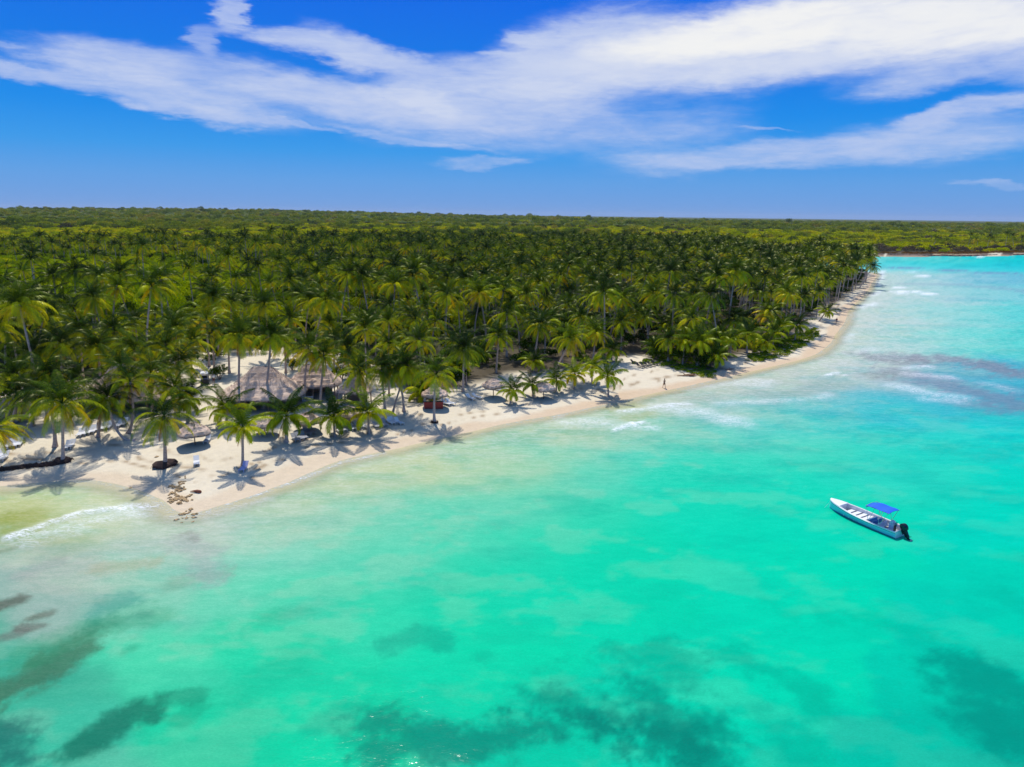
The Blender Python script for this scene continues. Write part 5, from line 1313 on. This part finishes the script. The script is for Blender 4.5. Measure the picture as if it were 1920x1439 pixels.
    t2 = MB(); t2.box((0, 0, .55), (.45, .62, .9)); t2.box((.05, 0, 1.08), (.28, .5, .22), Matrix.Rotation(R(-20), 3, 'Y')); cs = t2.obj('console', M_GW, t_, (.125 * L, -.1, 0))
    mb = MB()
    for k in range(14):
        a = k * PI / 7; a2 = a + PI / 7; mb.tube([(-.30, math.cos(a) * .19, 1.0 + math.sin(a) * .19), (-.30, math.cos(a2) * .19, 1.0 + math.sin(a2) * .19)], .018, 5)
    for k in range(3): a = k * 2.09; mb.tube([(-.30, 0, 1.0), (-.30, math.cos(a) * .19, 1.0 + math.sin(a) * .19)], .014, 4)
    mb.tube([(-.2, 0, 1.0), (-.32, 0, 1.0)], .03, 6); mb.obj('steering_wheel', M_DARK, cs)
    mb = MB(); mb.box((-.24, 0, .55), (.05, .35, .6)); mb.obj('panel', M_DARK, cs)
    # sunshade
    x0, x1 = .125 * L, .435 * L; V = []; F = []; nx, ny = 12, 8
    for lay in (0, -.035):
        for i in range(nx + 1):
            for j in range(ny + 1):
                a, c_ = i / nx, j / ny * 2 - 1; V.append((x0 + (x1 - x0) * a, c_ * .92, 2.22 + .12 * (1 - c_ * c_) - .16 * max(0, a - .78) / .22 - .05 * max(0, .15 - a) / .15 + .015 * math.sin(a * 12) + lay))
    n1_ = (nx + 1) * (ny + 1)
    for i in range(nx):
        for j in range(ny):
            a = i * (ny + 1) + j; F.append((a, a + ny + 1, a + ny + 2, a + 1)); F.append((a + n1_, a + 1 + n1_, a + ny + 2 + n1_, a + ny + 1 + n1_))
    mb = MB(); mb.add(V, F); mb.obj('sunshade', simple('blue_canvas', (.004, .11, .72), .75, .06), t_)
    M_MET = simple('pale_metal', (.55, .56, .58), .35, .05, metal=.7)
    for sg in (1, -1):
        b_ = sec(.3)[0] - .08; zr = .72
        for (xa, xb) in ((.22, .135), (.22, .25), (.36, .31), (.36, .425)):
            mb = MB(); mb.tube([(xa * L, b_ * sg, zr), (xb * L, .90 * sg, 2.20)], .022, 6); mb.obj('pole', M_MET, t_)
        mb = MB(); mb.tube([(x0, .90 * sg, 2.19), (x1, .90 * sg, 2.17)], .02, 6); mb.obj('side_rail', M_MET, t_)
    for xb in (.135, .25, .31, .425): mb = MB(); mb.tube([(xb * L, -.9, 2.18), (xb * L, 0, 2.29), (xb * L, .9, 2.18)], .02, 6); mb.obj('cross_bow', M_MET, t_)
    # outboard motor, tilted up
    pv = link('outboard_motor', None, t_, (-.12, 0, .62)); pv.rotation_euler = (0, R(28), 0)
    M_BLK = simple('black_gloss', (.012, .012, .02), .18, .1, spec=.6)
    mb = MB()
    ring = []
    for z_, sx_, sy_, ox in ((.02, .26, .19, -.22), (.10, .33, .24, -.24), (.32, .36, .26, -.26), (.52, .35, .25, -.25), (.66, .28, .21, -.22), (.73, .16, .12, -.2)):
        ring.append([(ox + sx_ * math.copysign(abs(math.cos(a)) ** .7, math.cos(a)), sy_ * math.copysign(abs(math.sin(a)) ** .7, math.sin(a)), z_) for a in [k * 2 * PI / 16 for k in range(16)]])
    for i in range(5):
        for k in range(16): k2 = (k + 1) % 16; mb.add([ring[i][k], ring[i][k2], ring[i + 1][k2], ring[i + 1][k]], [(0, 1, 2, 3)])
    mb.add(ring[5], [tuple(range(16))]); mb.add(ring[0], [tuple(range(16))[::-1]]); mb.obj('cowling', M_BLK, pv, smooth=True)
    mb = MB(); mb.box((-.24, 0, -.28), (.34, .20, .62)); mb.box((-.26, 0, -.72), (.26, .10, .42)); mb.box((-.34, 0, -.62), (.50, .26, .03)); mb.tube([(-.02, 0, -.90), (-.2, 0, -.90), (-.48, 0, -.90)], [.03, .085, .07], 8); mb.box((-.26, 0, -1.02), (.2, .03, .18)); mb.obj('lower_unit', M_BLK, pv)
    mb = MB()
    for k in range(3):
        a = k * 2.094; rot = Matrix.Rotation(a, 3, 'X') @ Matrix.Rotation(R(30), 3, 'Z'); mb.box(Vector((-.54, 0, -.90)) + rot @ Vector((0, 0, .11)), (.03, .12, .18), rot)
    mb.tube([(-.48, 0, -.9), (-.62, 0, -.9)], [.05, .03], 8); mb.obj('propeller', M_MET, pv)
    mb = MB(); mb.box((.02, 0, -.1), (.12, .28, .42)); mb.obj('bracket', M_DARK, pv)
    mb = MB(); b_, sh = sec(.985); mb.tube([(L * .985, .03, sh), (L * 1.01, .25, .4), (L * 1.03, .5, 0.0), (L * 1.06, .9, -.3)], .014, 4); mb.obj('mooring_line', M_WHITE, t_)
boat()

# ------------------------------------------------------------------ haze
_cx, _cy, _x0, _x1 = 0, 0, 0, 0
HZ = MB(); HZ.box((0, 11000, 62), (33000 * 1.7, 30000, 140))
hm, t, b = newmat('sea_air'); t.nodes.remove(b)
pv_ = N(t, 'ShaderNodeVolumePrincipled'); pv_.inputs['Color'].default_value = (0.78, 0.86, 1.0, 1); pv_.inputs['Density'].default_value = 0.000022
out = [q_ for q_ in t.nodes if q_.type == 'OUTPUT_MATERIAL'][0]; t.links.new(pv_.outputs[0], out.inputs['Volume'])
tag(HZ.obj('haze', hm), 'thin sea haze over the island', kind='stuff')
